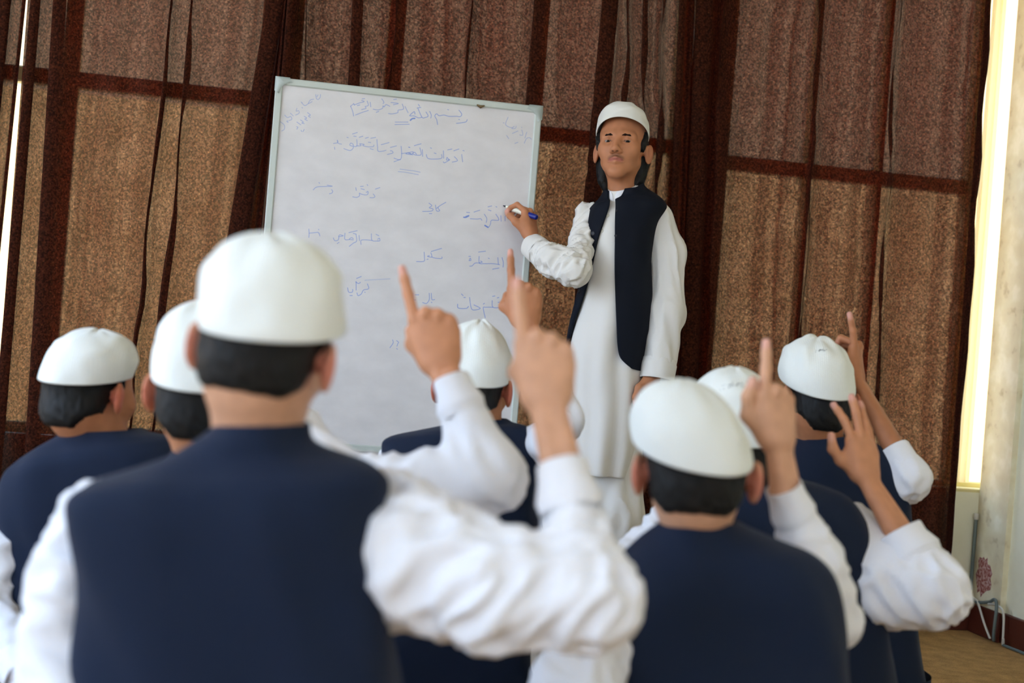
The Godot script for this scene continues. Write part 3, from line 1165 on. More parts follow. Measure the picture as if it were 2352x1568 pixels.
	out.append([930, 430, 7.127, [                             # third row, right words
		[670, 245, 545, 325, 570, 380, 520, 385, 500, 290], [545, 325, 515, 345], [395, 260, 440, 300, 400, 335, 460, 355, 430, 390, 290, 395], [400, 430, 440, 430],
		[1640, 470, 1640, 550], [1570, 465, 1575, 555], [1490, 440, 1535, 535, 1420, 540, 1400, 600, 1370, 650, 1310, 625], [1300, 440, 1340, 510, 1330, 575],
		[1260, 540, 1240, 515, 1180, 520, 1070, 515], [1010, 410, 1060, 415], [1130, 405, 1225, 375], [1360, 320, 1420, 305], [1365, 370, 1410, 385], [1490, 315, 1505, 325],
	], 0.7])
	out.append([930, 430, 7.127, [[965, 490, 1000, 490, 1045, 465, 1000, 480], [1310, 625, 1360, 655]], 0.85, 2.6])
	out.append([930, 430, 7.127, [                             # fourth row, right words
		[1590, 1150, 1610, 1230, 1605, 1305], [1520, 1150, 1530, 1260], [1550, 1265, 1440, 1250, 1300, 1250, 1220, 1240, 1215, 1130], [1220, 1235, 1265, 1225, 1240, 1205], [1220, 1240, 1150, 1240, 1100, 1285, 1060, 1290],
		[1050, 1200, 1080, 1195, 1070, 1160, 1050, 1200], [1045, 1130, 1075, 1130], [1205, 1060, 1320, 1045], [1365, 1160, 1380, 1165], [1435, 1340, 1540, 1320],
		[315, 1060, 320, 1150, 310, 1210, 190, 1215], [430, 1050, 600, 1000], [425, 1070, 440, 1140, 370, 1130, 400, 1120], [440, 1140, 500, 1160, 600, 1165, 605, 1140], [360, 1180, 380, 1175],
	], 0.72])
	out.append([760, 600, 5.6, [                               # fifth row
		[470, 290, 485, 350, 420, 370, 390, 420, 350, 440, 335, 405], [435, 395, 440, 400], [325, 260, 325, 370], [320, 265, 355, 285, 380, 270], [330, 220, 390, 195], [280, 360, 275, 395, 230, 395, 215, 340],
		[245, 440, 275, 440], [1265, 410, 1265, 490, 1230, 540, 1180, 530], [1290, 410, 1300, 490, 1335, 490], [1290, 525, 1300, 530], [1055, 410, 1060, 490, 1090, 495], [1080, 430, 1130, 430],
	], 0.72])
	out.append([760, 600, 5.6, [[440, 245, 480, 240, 760, 225]], 0.22, 2.0])
	out.append([760, 600, 5.6, [
		[2075, 505, 2085, 590, 2180, 590, 2190, 560], [2085, 590, 1990, 590, 1960, 600, 1985, 725], [1960, 550, 1975, 540], [2150, 525, 2180, 530], [2140, 470, 2160, 465],
		[1840, 560, 1920, 605, 1830, 625, 1800, 580, 1785, 465], [1760, 590, 1770, 580, 1740, 605, 1640, 600, 1630, 550], [1680, 420, 1700, 440], [1710, 465, 1730, 465], [2080, 450, 2110, 445],
	], 0.8])
	out.append([760, 600, 5.6, [[845, 1020, 870, 1040, 860, 1060, 850, 1090], [795, 1010, 800, 1050, 760, 1110], [845, 1120, 855, 1130]], 0.7])
	return out


# ------------------------------------------------------------------ people: shared builders
const SKIN_A := Color(0.60, 0.265, 0.135)      # base colours, linear
const SKIN_B := Color(0.47, 0.19, 0.09)
const SKIN_C := Color(0.66, 0.35, 0.21)

func oval(c: Vector3, r: Vector3, f: Vector3, w: float, d: float, n: float, count: int, a0 := 0.0, a1 := TAU) -> PackedVector3Array:
	# points of a superellipse; angle 0 = along r, PI / 2 = along f
	var p := PackedVector3Array()
	var closed := a1 - a0 > TAU - 0.001
	for k in count:
		var an := a0 + (a1 - a0) * k / (count if closed else count - 1)
		var co := cos(an)
		var si := sin(an)
		p.append(c + r * (w * signf(co) * pow(absf(co), 2.0 / n)) + f * (d * signf(si) * pow(absf(si), 2.0 / n)))
	return p


func turned(fwd_deg: float, toward_camera := false) -> Vector3:
	# facing: 0 = straight away from the camera (or straight towards it), positive = to the right in the photo
	var y := deg_to_rad(fwd_deg)
	return Vector3(sin(y), 0, cos(y) if toward_camera else -cos(y))


func head_frame(c: Vector3, f: Vector3, tilt: float, pitch: float) -> Transform3D:
	# z = face, y = crown, x = the person's left; tilt leans the crown to the right of the photo, pitch drops the chin
	var up := Vector3(sin(deg_to_rad(tilt)), cos(deg_to_rad(tilt)), 0)
	var z := (f - Vector3.UP * sin(deg_to_rad(pitch))).normalized()
	var x := up.cross(z).normalized()
	return Transform3D(Basis(x, z.cross(x), z), c)


func head_prims(s: float, neck_to: Vector3, neck_r: float) -> Array:
	var p := []
	p.append(ball(Vector3(0, 0.045, -0.012), Vector3(0.073, 0.09, 0.092), 0.02))
	p.append(ball(Vector3(0, -0.02, 0.03), Vector3(0.0535, 0.075, 0.06), 0.03))
	p.append(ball(Vector3(0, -0.02, -0.045), Vector3(0.058, 0.055, 0.046), 0.025))
	for sd in [-1.0, 1.0]:
		p.append(cap(Vector3(0.045 * sd, -0.038, 0.0), Vector3(0.011 * sd, -0.088, 0.064), 0.014, 0.013, 0.022))
		p.append(ball(Vector3(0.039 * sd, -0.016, 0.055), Vector3(0.02, 0.02, 0.02), 0.03))
	p.append(ball(Vector3(0, -0.09, 0.066), Vector3(0.018, 0.014, 0.016), 0.02))
	for sd in [-1.0, 1.0]:
		var turn := Basis(Vector3.UP, -0.42 * sd) * Basis(Vector3.RIGHT, -0.15)
		p.append(ball(Vector3(0.083 * sd, -0.004, -0.016), Vector3(0.0075, 0.032, 0.0195), 0.006, turn))
		p.append(cap(Vector3(0.069 * sd, 0.004, -0.006), Vector3(0.078 * sd, 0.0, -0.012), 0.014, 0.01, 0.012))
		p.append(ball(Vector3(0.091 * sd, 0.0, -0.004), Vector3(0.008, 0.02, 0.011), 0.005, turn, true))
	for q in p:
		if q.t == 0:
			q.a *= s
			q.b *= s
		else:
			q.a *= s
			q.r *= s
			q.m *= s
	p.append(cap(Vector3(0, -0.05, -0.022) * s, neck_to, neck_r, neck_r * 1.12, 0.03))
	return p


func paint(v: PackedVector3Array, base: Color, spots: Array) -> PackedColorArray:
	# the complexion: [centre, radius, colour, share] patches over a base that varies a little
	var c := PackedColorArray()
	c.resize(v.size())
	for k in v.size():
		var q: Color = base * (1.0 + 0.07 * nz.get_noise_3dv(v[k] * 38.0))
		for s in spots:
			var w := clampf(1.0 - v[k].distance_to(s[0]) / s[1], 0.0, 1.0)
			if w > 0:
				q = q.lerp(s[2] as Color, minf(1.0, w * 2.0) * float(s[3]))
		q.a = 1.0
		c[k] = q
	return c


func hand(m: Dictionary, wrist: Vector3, up: Vector3, back: Vector3, arm: Array, right: bool, size: float, curls: Array, thumb: Array, skin: Color, cell := 0.003, arm_r := 0.034) -> Transform3D:
	# y = towards the fingers, z = out of the back of the hand; the thumb of a right hand lies at -x
	var y := up.normalized()
	var z := (back - y * back.dot(y)).normalized()
	var fr := Transform3D(Basis(y.cross(z), y, z), wrist)
	var sx := 1.0 if right else -1.0
	var prims := []
	var p0 := Vector3(0, 0.004, 0)                           # the forearm runs through the cuff to the elbow
	var run := 0.0
	var whole := 0.001
	for k in arm.size():
		whole += (fr.affine_inverse() * (arm[k] as Vector3)).distance_to(p0 if k == 0 else fr.affine_inverse() * (arm[k - 1] as Vector3))
	for k in arm.size():
		var p1: Vector3 = fr.affine_inverse() * (arm[k] as Vector3)
		var t0 := run / whole
		run += p1.distance_to(p0)
		var t1 := run / whole
		for sd in [-1.0, 1.0]:
			prims.append(cap(p0 + Vector3(0.0088 * sd, 0, 0) * size, p1 + Vector3(0.0088 * sd, 0, 0) * size, lerpf(0.0142 * size, arm_r, t0), lerpf(0.0142 * size, arm_r, t1), 0.006))
		p0 = p1
	var mcp := [Vector3(-0.027, 0.083, 0.0), Vector3(-0.008, 0.089, 0.003), Vector3(0.0105, 0.083, 0.001), Vector3(0.027, 0.072, -0.005)]
	var lens := [[0.041, 0.024, 0.019], [0.045, 0.028, 0.01], [0.041, 0.026, 0.01], [0.032, 0.019, 0.018]]
	var rad := [0.0086, 0.0089, 0.0083, 0.0073]
	var spots := []
	for k in 4:
		var b: Vector3 = mcp[k]
		prims.append(cap(Vector3(b.x * 0.5, 0.012, -0.001) * size * Vector3(sx, 1, 1), (b + Vector3(0, -0.004, -0.004)) * size * Vector3(sx, 1, 1), 0.0145 * size, 0.0118 * size, 0.016 * size))
	for k in range(1, 4):                                    # knuckles
		if curls[k][0] > 40:
			prims.append(ball((mcp[k] + Vector3(0, -0.001, 0.0035)) * size * Vector3(sx, 1, 1), Vector3(0.0095, 0.0115, 0.0105) * size, 0.004))
	prims.append(cap(Vector3(-0.016 * sx, 0.018, -0.009) * size, Vector3(-0.03 * sx, 0.05, -0.013) * size, 0.0165 * size, 0.0135 * size, 0.016 * size))
	prims.append(cap(Vector3(0.02 * sx, 0.018, -0.009) * size, Vector3(0.027 * sx, 0.05, -0.008) * size, 0.0145 * size, 0.012 * size, 0.014 * size))
	for k in 4:
		var cu: Array = curls[k]
		var b: Vector3 = mcp[k]
		var sp := deg_to_rad(cu[3] if cu.size() > 3 else (k - 1.3) * 4.0)
		var d := Vector3(sin(sp), cos(sp), 0)
		var a := 0.0
		var p := b
		for j in 3:
			a += deg_to_rad(cu[j])
			var q: Vector3 = p + (d * cos(a) - Vector3(0, 0, 1) * sin(a)) * lens[k][j]
			var r0: float = rad[k] * (1.08 - 0.08 * j)
			prims.append(cap(p * size * Vector3(sx, 1, 1), q * size * Vector3(sx, 1, 1), r0 * size, r0 * (0.93 if j < 2 else 0.84) * size, 0.0035 * size))
			p = q
		spots.append([p * size * Vector3(sx, 1, 1), 0.019 * size, skin.lerp(Color(0.78, 0.40, 0.33), 0.75), 0.9])
		if cu[1] < 40:
			var tipdir := (d * cos(a) - Vector3(0, 0, 1) * sin(a))
			var nb := (d * sin(a) + Vector3(0, 0, 1) * cos(a))
			prims.append(ball((p - tipdir * 0.003 + nb * rad[k] * 0.55) * size * Vector3(sx, 1, 1), Vector3(0.0052, 0.0075, 0.003) * size, 0.0012))
	var tp: Vector3 = thumb[0]
	for k in thumb.size() - 1:
		var t0: Vector3 = thumb[k]
		var t1: Vector3 = thumb[k + 1]
		prims.append(cap(t0 * size * Vector3(sx, 1, 1), t1 * size * Vector3(sx, 1, 1), (0.0135 - 0.0018 * k) * size, (0.0117 - 0.0018 * k) * size, 0.007 * size))
		tp = t1
	spots.append([tp * size * Vector3(sx, 1, 1), 0.018 * size, skin.lerp(Color(0.78, 0.40, 0.33), 0.6), 0.8])
	var r := net(prims, cell)
	var v: PackedVector3Array = r[0]
	var col := paint(v, skin, spots)
	v = fr * v
	put(m, v, normals(v, r[1]), r[1], PackedVector2Array(), col)
	return fr


const POINT := [[4, 4, 3, -3], [82, 96, 62], [84, 98, 62], [84, 96, 60]]
const THUMB_IN := [Vector3(-0.02, 0.022, -0.014), Vector3(-0.034, 0.05, -0.03), Vector3(-0.024, 0.07, -0.047), Vector3(-0.003, 0.078, -0.052)]
const RELAX := [[18, 24, 14], [22, 28, 16], [26, 30, 18], [30, 32, 20]]
const THUMB_OUT := [Vector3(-0.022, 0.022, -0.012), Vector3(-0.05, 0.048, -0.022), Vector3(-0.058, 0.078, -0.026), Vector3(-0.054, 0.1, -0.026)]


func sleeve(m: Dictionary, chain: Array, cell: float, fold: Vector3, fsize: float, amp: float, shift: float, dirs := []) -> void:
	# chain: [point, radius] from the shoulder to the cuff, an open band of its own thickness
	var prims := []
	var last: Vector3 = chain[-1][0]
	var prior: Vector3 = chain[-2][0]
	var ax: Vector3 = (last - prior).normalized()
	var rc: float = chain[-1][1]
	for k in chain.size() - 1:
		var b: Vector3 = chain[k + 1][0]
		var rb: float = chain[k + 1][1]
		if k == chain.size() - 2:
			b = last - ax * (rc * 1.15)
			rb *= 1.01
		prims.append(cap(chain[k][0], b, chain[k][1], rb, 0.03 if k else 0.02))
	var r := net(prims, cell)
	var v: PackedVector3Array = r[0]
	if amp > 0:
		var dirn: Vector3 = fold if fold != Vector3.ZERO else (last - prior)
		var keep := v.duplicate()
		v = folds(v, r[1], dirn, fsize * 1.5, amp, shift)
		if dirs:
			v = folds(v, r[1], dirs[0], dirs[1], dirs[2], shift + 3.0)
		for k in v.size():                                  # calm towards the cuff
			var w := clampf(((last - keep[k]).dot(ax) - 0.02) / 0.06, 0.0, 1.0) if keep[k].distance_to(last) < 0.1 else 1.0
			v[k] = keep[k].lerp(v[k], w)
	put(m, v, normals(v, r[1]), r[1])
	var x := ax.cross(Vector3(0.2, 0.3, 0.93)).normalized()
	var y := ax.cross(x)
	var wide: float = 1.0 + (chain[-2][1] / rc - 1.0) * 0.05 / maxf(prior.distance_to(last), 0.05)
	var rings := []
	for e in [[-0.062, wide * 0.99], [-0.05, wide * 1.03], [-0.046, wide * 1.06], [-0.02, 1.05], [-0.002, 1.03], [0.0, 1.0], [-0.002, 0.96], [-0.05, 0.94]]:
		rings.append(oval(last + ax * e[0], x, y, rc * e[1], rc * e[1], 2.0, 28))
	rings = crumple(rings, ax, 0.03, minf(0.0022, rc * 0.06), shift)
	skin_rings(m, rings, true, true)


func chain_px(a: Array) -> Array:
	var out := []
	for e in a:
		out.append([at(e[0], e[1], e[2]), e[3]])
	return out


func torso_rings(rows: Array, d: float, f: Vector3, count := 64, grow := 0.0, n := 3.3) -> Array:
	# rows: [left x, left y, right x, right y, half depth, shift along the facing] in photo pixels at distance d
	var rings := []
	for k in rows.size():
		var e: Array = rows[k]
		var l := at(e[0], e[1], d)
		var r := at(e[2], e[3], d)
		var x := (r - l).normalized()
		var ff := (f - x * f.dot(x)).normalized()
		rings.append(oval((l + r) / 2 + ff * (e[5] if e.size() > 5 else 0.0), x, ff, l.distance_to(r) / 2 + grow, e[4] + grow, n if n < 2.4 or k > 3 else [2.1, 2.1, 2.3, 2.7][k], count))
	return rings


func refine(rings: Array, steps: int) -> Array:
	var out := []
	for k in rings.size() - 1:
		for s in steps:
			var q := PackedVector3Array()
			for j in rings[k].size():
				q.append((rings[k][j] as Vector3).cubic_interpolate(rings[k + 1][j], rings[maxi(k - 1, 0)][j], rings[mini(k + 2, rings.size() - 1)][j], float(s) / steps))
			out.append(q)
	out.append(rings[-1])
	return out


func crumple(rings: Array, along: Vector3, size: float, amp: float, shift: float) -> Array:
	for k in rings.size():
		var ring: PackedVector3Array = rings[k]
		var c := Vector3.ZERO
		for p in ring:
			c += p
		c /= ring.size()
		for j in ring.size():
			var q: Vector3 = (ring[j] - along * ring[j].dot(along) * 0.7) / size + Vector3.ONE * shift
			ring[j] += (ring[j] - c).normalized() * amp * nz.get_noise_3dv(q)
		rings[k] = ring
	return rings


func cap_mesh(c: Dictionary, head: Transform3D) -> Dictionary:
	# a soft round cap: rim points left and right and the top in the photo, distance, how far the rim sags at the back
	var l := at(c.l[0], c.l[1], c.d)
	var r := at(c.r[0], c.r[1], c.d)
	var t := at(c.t[0], c.t[1], c.d)
	var ctr := (l + r) / 2
	var x := (r - l).normalized()
	var up := t - ctr
	var f := head.basis.z
	f = (f - x * f.dot(x)).normalized()
	ctr -= f * float(c.get("back", 0.014))
	t -= f * float(c.get("back", 0.014)) * 0.5
	up = t - ctr
	var w := l.distance_to(r) / 2
	var dp: float = c.get("deep", 0.108)
	var upn := up.normalized()
	# the rim plane is tipped: low at the nape (or at the brow for one who faces us)
	var sag: float = c.sag
	var rings := []
	var prof: Array = c.get("prof", [[0.0, 0.975], [0.08, 1.0], [0.25, 1.0], [0.45, 0.975], [0.6, 0.925], [0.73, 0.83], [0.84, 0.69], [0.92, 0.5], [0.97, 0.3], [0.995, 0.12]])
	var seg := 64
	var base := oval(ctr, x, f, w * prof[0][1] * 0.955, dp * prof[0][1] * 0.955, 2.15, seg)
	var all := [[0.1, -1.0]]
	for e in prof:
		all.append(e)
	for e in all:
		var rf: float = e[1] if e[1] > 0 else prof[0][1] * 0.955
		var ring := oval(ctr + up * e[0], x, f, w * rf, dp * rf, 2.15, seg)
		for k in seg:
			var back := -sin(TAU * k / seg)                 # 1 at the side away from the face
			ring[k] += upn * (-sag * back) * (1.0 - e[0])
			var an := TAU * k / seg
			var bump: float = c.get("lumps", 0.003) * nz.get_noise_3d(cos(an) * 1.3 + c.l[0], sin(an) * 1.3, e[0] * 2.5)
			ring[k] += (ring[k] - (ctr + up * 0.3)).normalized() * bump * minf(1.0, e[0] * 6.0)
		rings.append(ring)
	var m := mb()
	rings = refine(rings, 3)
	skin_rings(m, rings, true, true, true)
	return m


func stretch(o: Dictionary, key: String, v) -> Variant:
	return o.get(key, v)


# ------------------------------------------------------------------ a seated boy, seen from behind
func seated(c: Dictionary) -> Node3D:
	var d: float = c.d
	var f := turned(c.get("face", 0.0))
	var right := Vector3.UP.cross(-f).normalized()
	var rows: Array = c.vest
	var last: Array = rows[-1]
	var low := (at(last[0], last[1], d) + at(last[2], last[3], d)) / 2
	var base := Vector3(low.x, 0, low.z)
	var o := thing("person", base, c.label, "person", "boys seated on the carpet")
	var skin: Color = c.get("skin", SKIN_A)
	# --- the body
	var body := mb()
	var hs: float = c.get("hs", 1.0)
	c.cap.d = d + 0.01
	var hf := head_frame(at(c.head[0], c.head[1], d + 0.01), turned(c.get("look", 0.0)), c.get("tilt", 0.0), c.get("pitch", 0.0))
	var c0: Array = rows[0]
	var c1: Array = rows[1]
	c0[4] += 0.007                                           # the collar stands clear of the neck
	c1[4] += 0.007
	c0[5] -= 0.004
	c1[5] -= 0.004
	var nape := (at(c1[0], c1[1], d) + at(c1[2], c1[3], d)) / 2 - Vector3(0, 0.03, 0) + f * 0.014
	var hp := head_prims(hs, hf.affine_inverse() * nape, c.get("neck", 0.047))
	var r := net(hp, 0.0045)
	var ears := []
	for sd in [-1.0, 1.0]:
		ears.append([Vector3(0.086 * sd, -0.004, -0.018) * hs, 0.034, skin.lerp(Color(0.6, 0.13, 0.085), 0.75), 0.85])
	var col := paint(r[0], skin, ears)
	var v: PackedVector3Array = fit_under(hf * (r[0] as PackedVector3Array), c.cap, hf)
	put(body, v, normals(v, r[1]), r[1], PackedVector2Array(), col)
	var sh_l := at(rows[3][0], rows[3][1] + 20, d)
	var sh_r := at(rows[3][2], rows[3][3] + 20, d)
	var pelvis := Vector3(low.x, 0.14, low.z) + f * 0.02
	var spread: float = c.get("spread", 0.2)
	var chest := nape.lerp(pelvis, 0.4)
	var bones := [cap(nape - Vector3(0, 0.03, 0), chest, 0.045, 0.085, 0.03), cap(chest, pelvis, 0.1, 0.1, 0.05), cap(sh_l.lerp(nape, 0.3) - Vector3(0, 0.05, 0), sh_r.lerp(nape, 0.3) - Vector3(0, 0.05, 0), 0.04, 0.04, 0.03)]
	for sd in [-1.0, 1.0]:
		var hip: Vector3 = pelvis + right * (0.08 * sd) - Vector3(0, 0.03, 0)
		var knee: Vector3 = pelvis + right * (spread * sd) + f * 0.28 + Vector3(0, -0.04, 0)
		var ankle: Vector3 = pelvis - right * (0.06 * sd) + f * 0.33 + Vector3(0, -0.095, 0)
		bones.append(cap(hip, knee, 0.075, 0.052, 0.04))
		bones.append(cap(knee, ankle, 0.048, 0.034, 0.03))
		bones.append(cap(ankle, ankle - right * (0.12 * sd) + f * 0.02, 0.03, 0.024, 0.02))
	# --- arms: sleeves, forearms and hands
	var kurta := mb()
	var cell: float = c.get("cell", 0.0075)
	for side in ["R", "L"]:
		var isr: bool = side == "R"
		var sp = c.get("sleeve" + side)
		var ch := []
		var hd = c.get("hand" + side)
		var sdir := 1.0 if isr else -1.0
		if sp == null:
			var s0: Vector3 = (sh_r if isr else sh_l) - right * (0.03 * sdir) - Vector3(0, 0.03, 0)
			var el: Vector3 = s0 + Vector3(0, -0.26, 0) + right * (0.03 * sdir) + f * 0.07
			ch = [[s0, 0.05], [el, 0.05], [el + f * 0.19 - right * (0.09 * sdir) + Vector3(0, -0.07, 0), 0.034]]
		else:
			ch = chain_px(sp)
			ch[0][0] += f * 0.035
		sleeve(kurta, ch, cell, c.get("fold" + side, Vector3.ZERO), c.get("fsize", 0.035), c.get("amp", 0.006), d * 3.0 + sdir, c.get("folds" + side, []))
		for k in ch.size() - 1:
			bones.append(cap(ch[k][0], ch[k + 1][0], maxf(0.02, ch[k][1] * 0.6), 0.022, 0.02))
		var cuff: Vector3 = ch[-1][0]
		var into: Vector3 = (cuff - ch[-2][0]).normalized()
		if hd == null:
			hand(body, cuff + into * 0.02, into + f * 0.3, Vector3.UP, [cuff - into * 0.05, ch[-2][0]], isr, 0.95, RELAX, THUMB_OUT, skin, 0.0045)
		else:
			var w := at(hd.w[0], hd.w[1], hd.w[2])
			var up := at(hd.up[0], hd.up[1], hd.up[2]) - w
			var bk := Vector3(sin(deg_to_rad(hd.get("turn", 0.0))), hd.get("tip", 0.0), cos(deg_to_rad(hd.get("turn", 0.0))))
			var el2 := [cuff - into * 0.015, cuff.lerp(ch[-2][0], 0.6)]
			hand(body, w, up, bk, el2, isr, hd.get("size", 1.0), hd.get("curl", POINT), hd.get("thumb", THUMB_IN), hd.get("skin", skin), 0.0032, hd.get("arm", 0.0215))
	var br := net(bones, 0.016)
	put(body, br[0], normals(br[0], br[1]), br[1], PackedVector2Array(), paint(br[0], skin, []))
	commit(body, "body", M.skin, o)
	# --- hair
	var hair := mb()
	var hair_p := [ball(Vector3(0, 0.047, -0.014) * hs, Vector3(0.0775, 0.093, 0.0965) * hs, 0.02), ball(Vector3(0, c.get("nape", -0.02), -0.05) * hs, Vector3(0.0635, 0.058, 0.05) * hs, 0.03)]
	var rl := hf.affine_inverse() * at(c.cap.l[0], c.cap.l[1], c.cap.d)
	var rr := hf.affine_inverse() * at(c.cap.r[0], c.cap.r[1], c.cap.d)
	var bk_pt := (rl + rr) / 2 + Vector3(0, -c.cap.sag, -0.1)
	var rim_n := (bk_pt - rl).cross(rr - rl).normalized()
	if rim_n.y < 0:
		rim_n = -rim_n
	var rh := net(hair_p, 0.005, [[Vector3(0, 0.25, 1).normalized(), 0.022 * hs], [Vector3(0, -1, -0.15).normalized(), c.get("cut", 0.078) * hs], [rim_n, rim_n.dot(rl) + 0.016], [Vector3(0.707, -0.707, 0), 0.067 * hs], [Vector3(-0.707, -0.707, 0), 0.067 * hs]])
	var hv: PackedVector3Array = rh[0]
	hv = folds(hv, rh[1], Vector3.UP, 0.008, 0.0016)
	hv = fit_under(hf * hv, c.cap, hf)
	put(hair, hv, normals(hv, rh[1]), rh[1])
	commit(hair, "hair", M.hair, o)
	# --- cap
	var cm := commit(cap_mesh(c.cap, hf), "cap", c.get("cap_mat", M.cap), o)
	if c.has("pin"):
		var pin := mb()
		var pc := at(c.pin[0], c.pin[1], c.cap.d - 0.09)
		var rng := RandomNumberGenerator.new()
		rng.seed = 3
		var ctr := at((c.cap.l[0] + c.cap.r[0]) / 2, (c.cap.l[1] + c.cap.r[1]) / 2, c.cap.d)
		for k in c.pin[3]:
			var q := pc + CT.basis * Vector3(rng.randfn(0, c.pin[2]), rng.randfn(0, c.pin[2] * 0.5), 0)
			var hit := drop_on(cm.mesh, q - o.position, (ctr - q).normalized())
			if hit != null:
				var out_n := (hit[1] as Vector3)
				var e := PackedVector3Array()
				for j in 6:
					var a1 := out_n.cross(Vector3(0.2, 1, 0.1)).normalized()
					e.append(o.position + hit[0] + out_n * 0.0006 + (a1 * cos(TAU * j / 6) + out_n.cross(a1) * sin(TAU * j / 6)) * 0.0009)
				skin_rings(pin, [e, e], true, false, true)
		var pm := commit(pin, "perforation", M.pinhole, cm)
		pm.set_meta("kind", "stuff")
	# --- waistcoat
	var vm := mb()
	var rings := torso_rings(rows, d, f)
	var bottom: PackedVector3Array = rings[-1]
	if low.y > 0.18:
		var more := PackedVector3Array()
		for p in bottom:
			more.append(Vector3(p.x, 0.13 + (p.y - low.y) * 0.3, p.z))
		rings.append(more)
	rings = refine(rings, 6)
	rings = crumple(rings, c.get("vfold", Vector3(0.5, -0.8, 0.1)).normalized(), c.get("vsize", 0.11), c.get("vamp", 0.008), d * 5.0)
	var inside := []                                        # the cloth has two faces: turn in at the collar and the hem
	for k in [0, rings.size() - 1]:
		var cc := Vector3.ZERO
		for p in rings[k]:
			cc += p
		cc /= rings[k].size()
		var inn := PackedVector3Array()
		for p in rings[k]:
			inn.append(p + (cc - p).normalized() * 0.005 - Vector3(0, 0.002, 0))
		var deep := PackedVector3Array()
		for p in inn:
			deep.append(p + Vector3(0, -0.035 if k == 0 else 0.06, 0))
		inside.append([inn, deep])
	rings.push_front(inside[0][0])
	rings.push_front(inside[0][1])
	rings.append(inside[1][0])
	rings.append(inside[1][1])
	skin_rings(vm, rings, true, true)
	commit(vm, "waistcoat", M.vest, o)
	# --- the long shirt spread over the lap, then trousers
	var skirt := []
	for e in [[0.34, 0.155, 0.11, 0.0], [0.22, 0.185, 0.15, 0.03], [0.14, 0.22, 0.2, 0.08], [0.06, 0.245, 0.24, 0.11], [0.012, 0.26, 0.255, 0.12]]:
		skirt.append(oval(Vector3(low.x, e[0], low.z) + f * e[3], right, f, e[1] * (0.4 + spread * 3.0), e[2] * 0.92, 2.3, 48))
	skirt = crumple(refine(skirt, 4), Vector3.UP, 0.07, 0.012, d)
	skin_rings(kurta, skirt, true, true)
	commit(kurta, "shirt", c.get("shirt_mat", M.kurta), o)
	var tr := mb()
	var legs := []
	for sd in [-1.0, 1.0]:
		var knee: Vector3 = pelvis + right * ((spread + 0.005) * sd) + f * 0.285 + Vector3(0, -0.045, 0)
		var ankle: Vector3 = pelvis - right * (0.05 * sd) + f * 0.335 + Vector3(0, -0.085, 0)
		legs.append(cap(pelvis + right * (0.09 * sd) - Vector3(0, 0.03, 0), knee, 0.09, 0.066, 0.04))
		legs.append(cap(knee, ankle, 0.062, 0.05, 0.03))
	var lr := net(legs, 0.018)
	put(tr, lr[0], normals(lr[0], lr[1]), lr[1])
	commit(tr, "trousers", M.kurta, o)
	return o


func drop_on(mesh: Mesh, from: Vector3, dir: Vector3) -> Variant:
	var arr := mesh.surface_get_arrays(0)
	var v: PackedVector3Array = arr[Mesh.ARRAY_VERTEX]
	var idx: PackedInt32Array = arr[Mesh.ARRAY_INDEX]
	var best := 1e9
	var out = null
	for t in range(0, idx.size(), 3):
		var hit = Geometry3D.ray_intersects_triangle(from, dir, v[idx[t]], v[idx[t + 1]], v[idx[t + 2]])
		if hit != null and from.distance_to(hit) < best:
			best = from.distance_to(hit)
			var n := (v[idx[t + 1]] - v[idx[t]]).cross(v[idx[t + 2]] - v[idx[t]]).normalized()
			out = [hit, n if n.dot(dir) < 0 else -n]
	return out


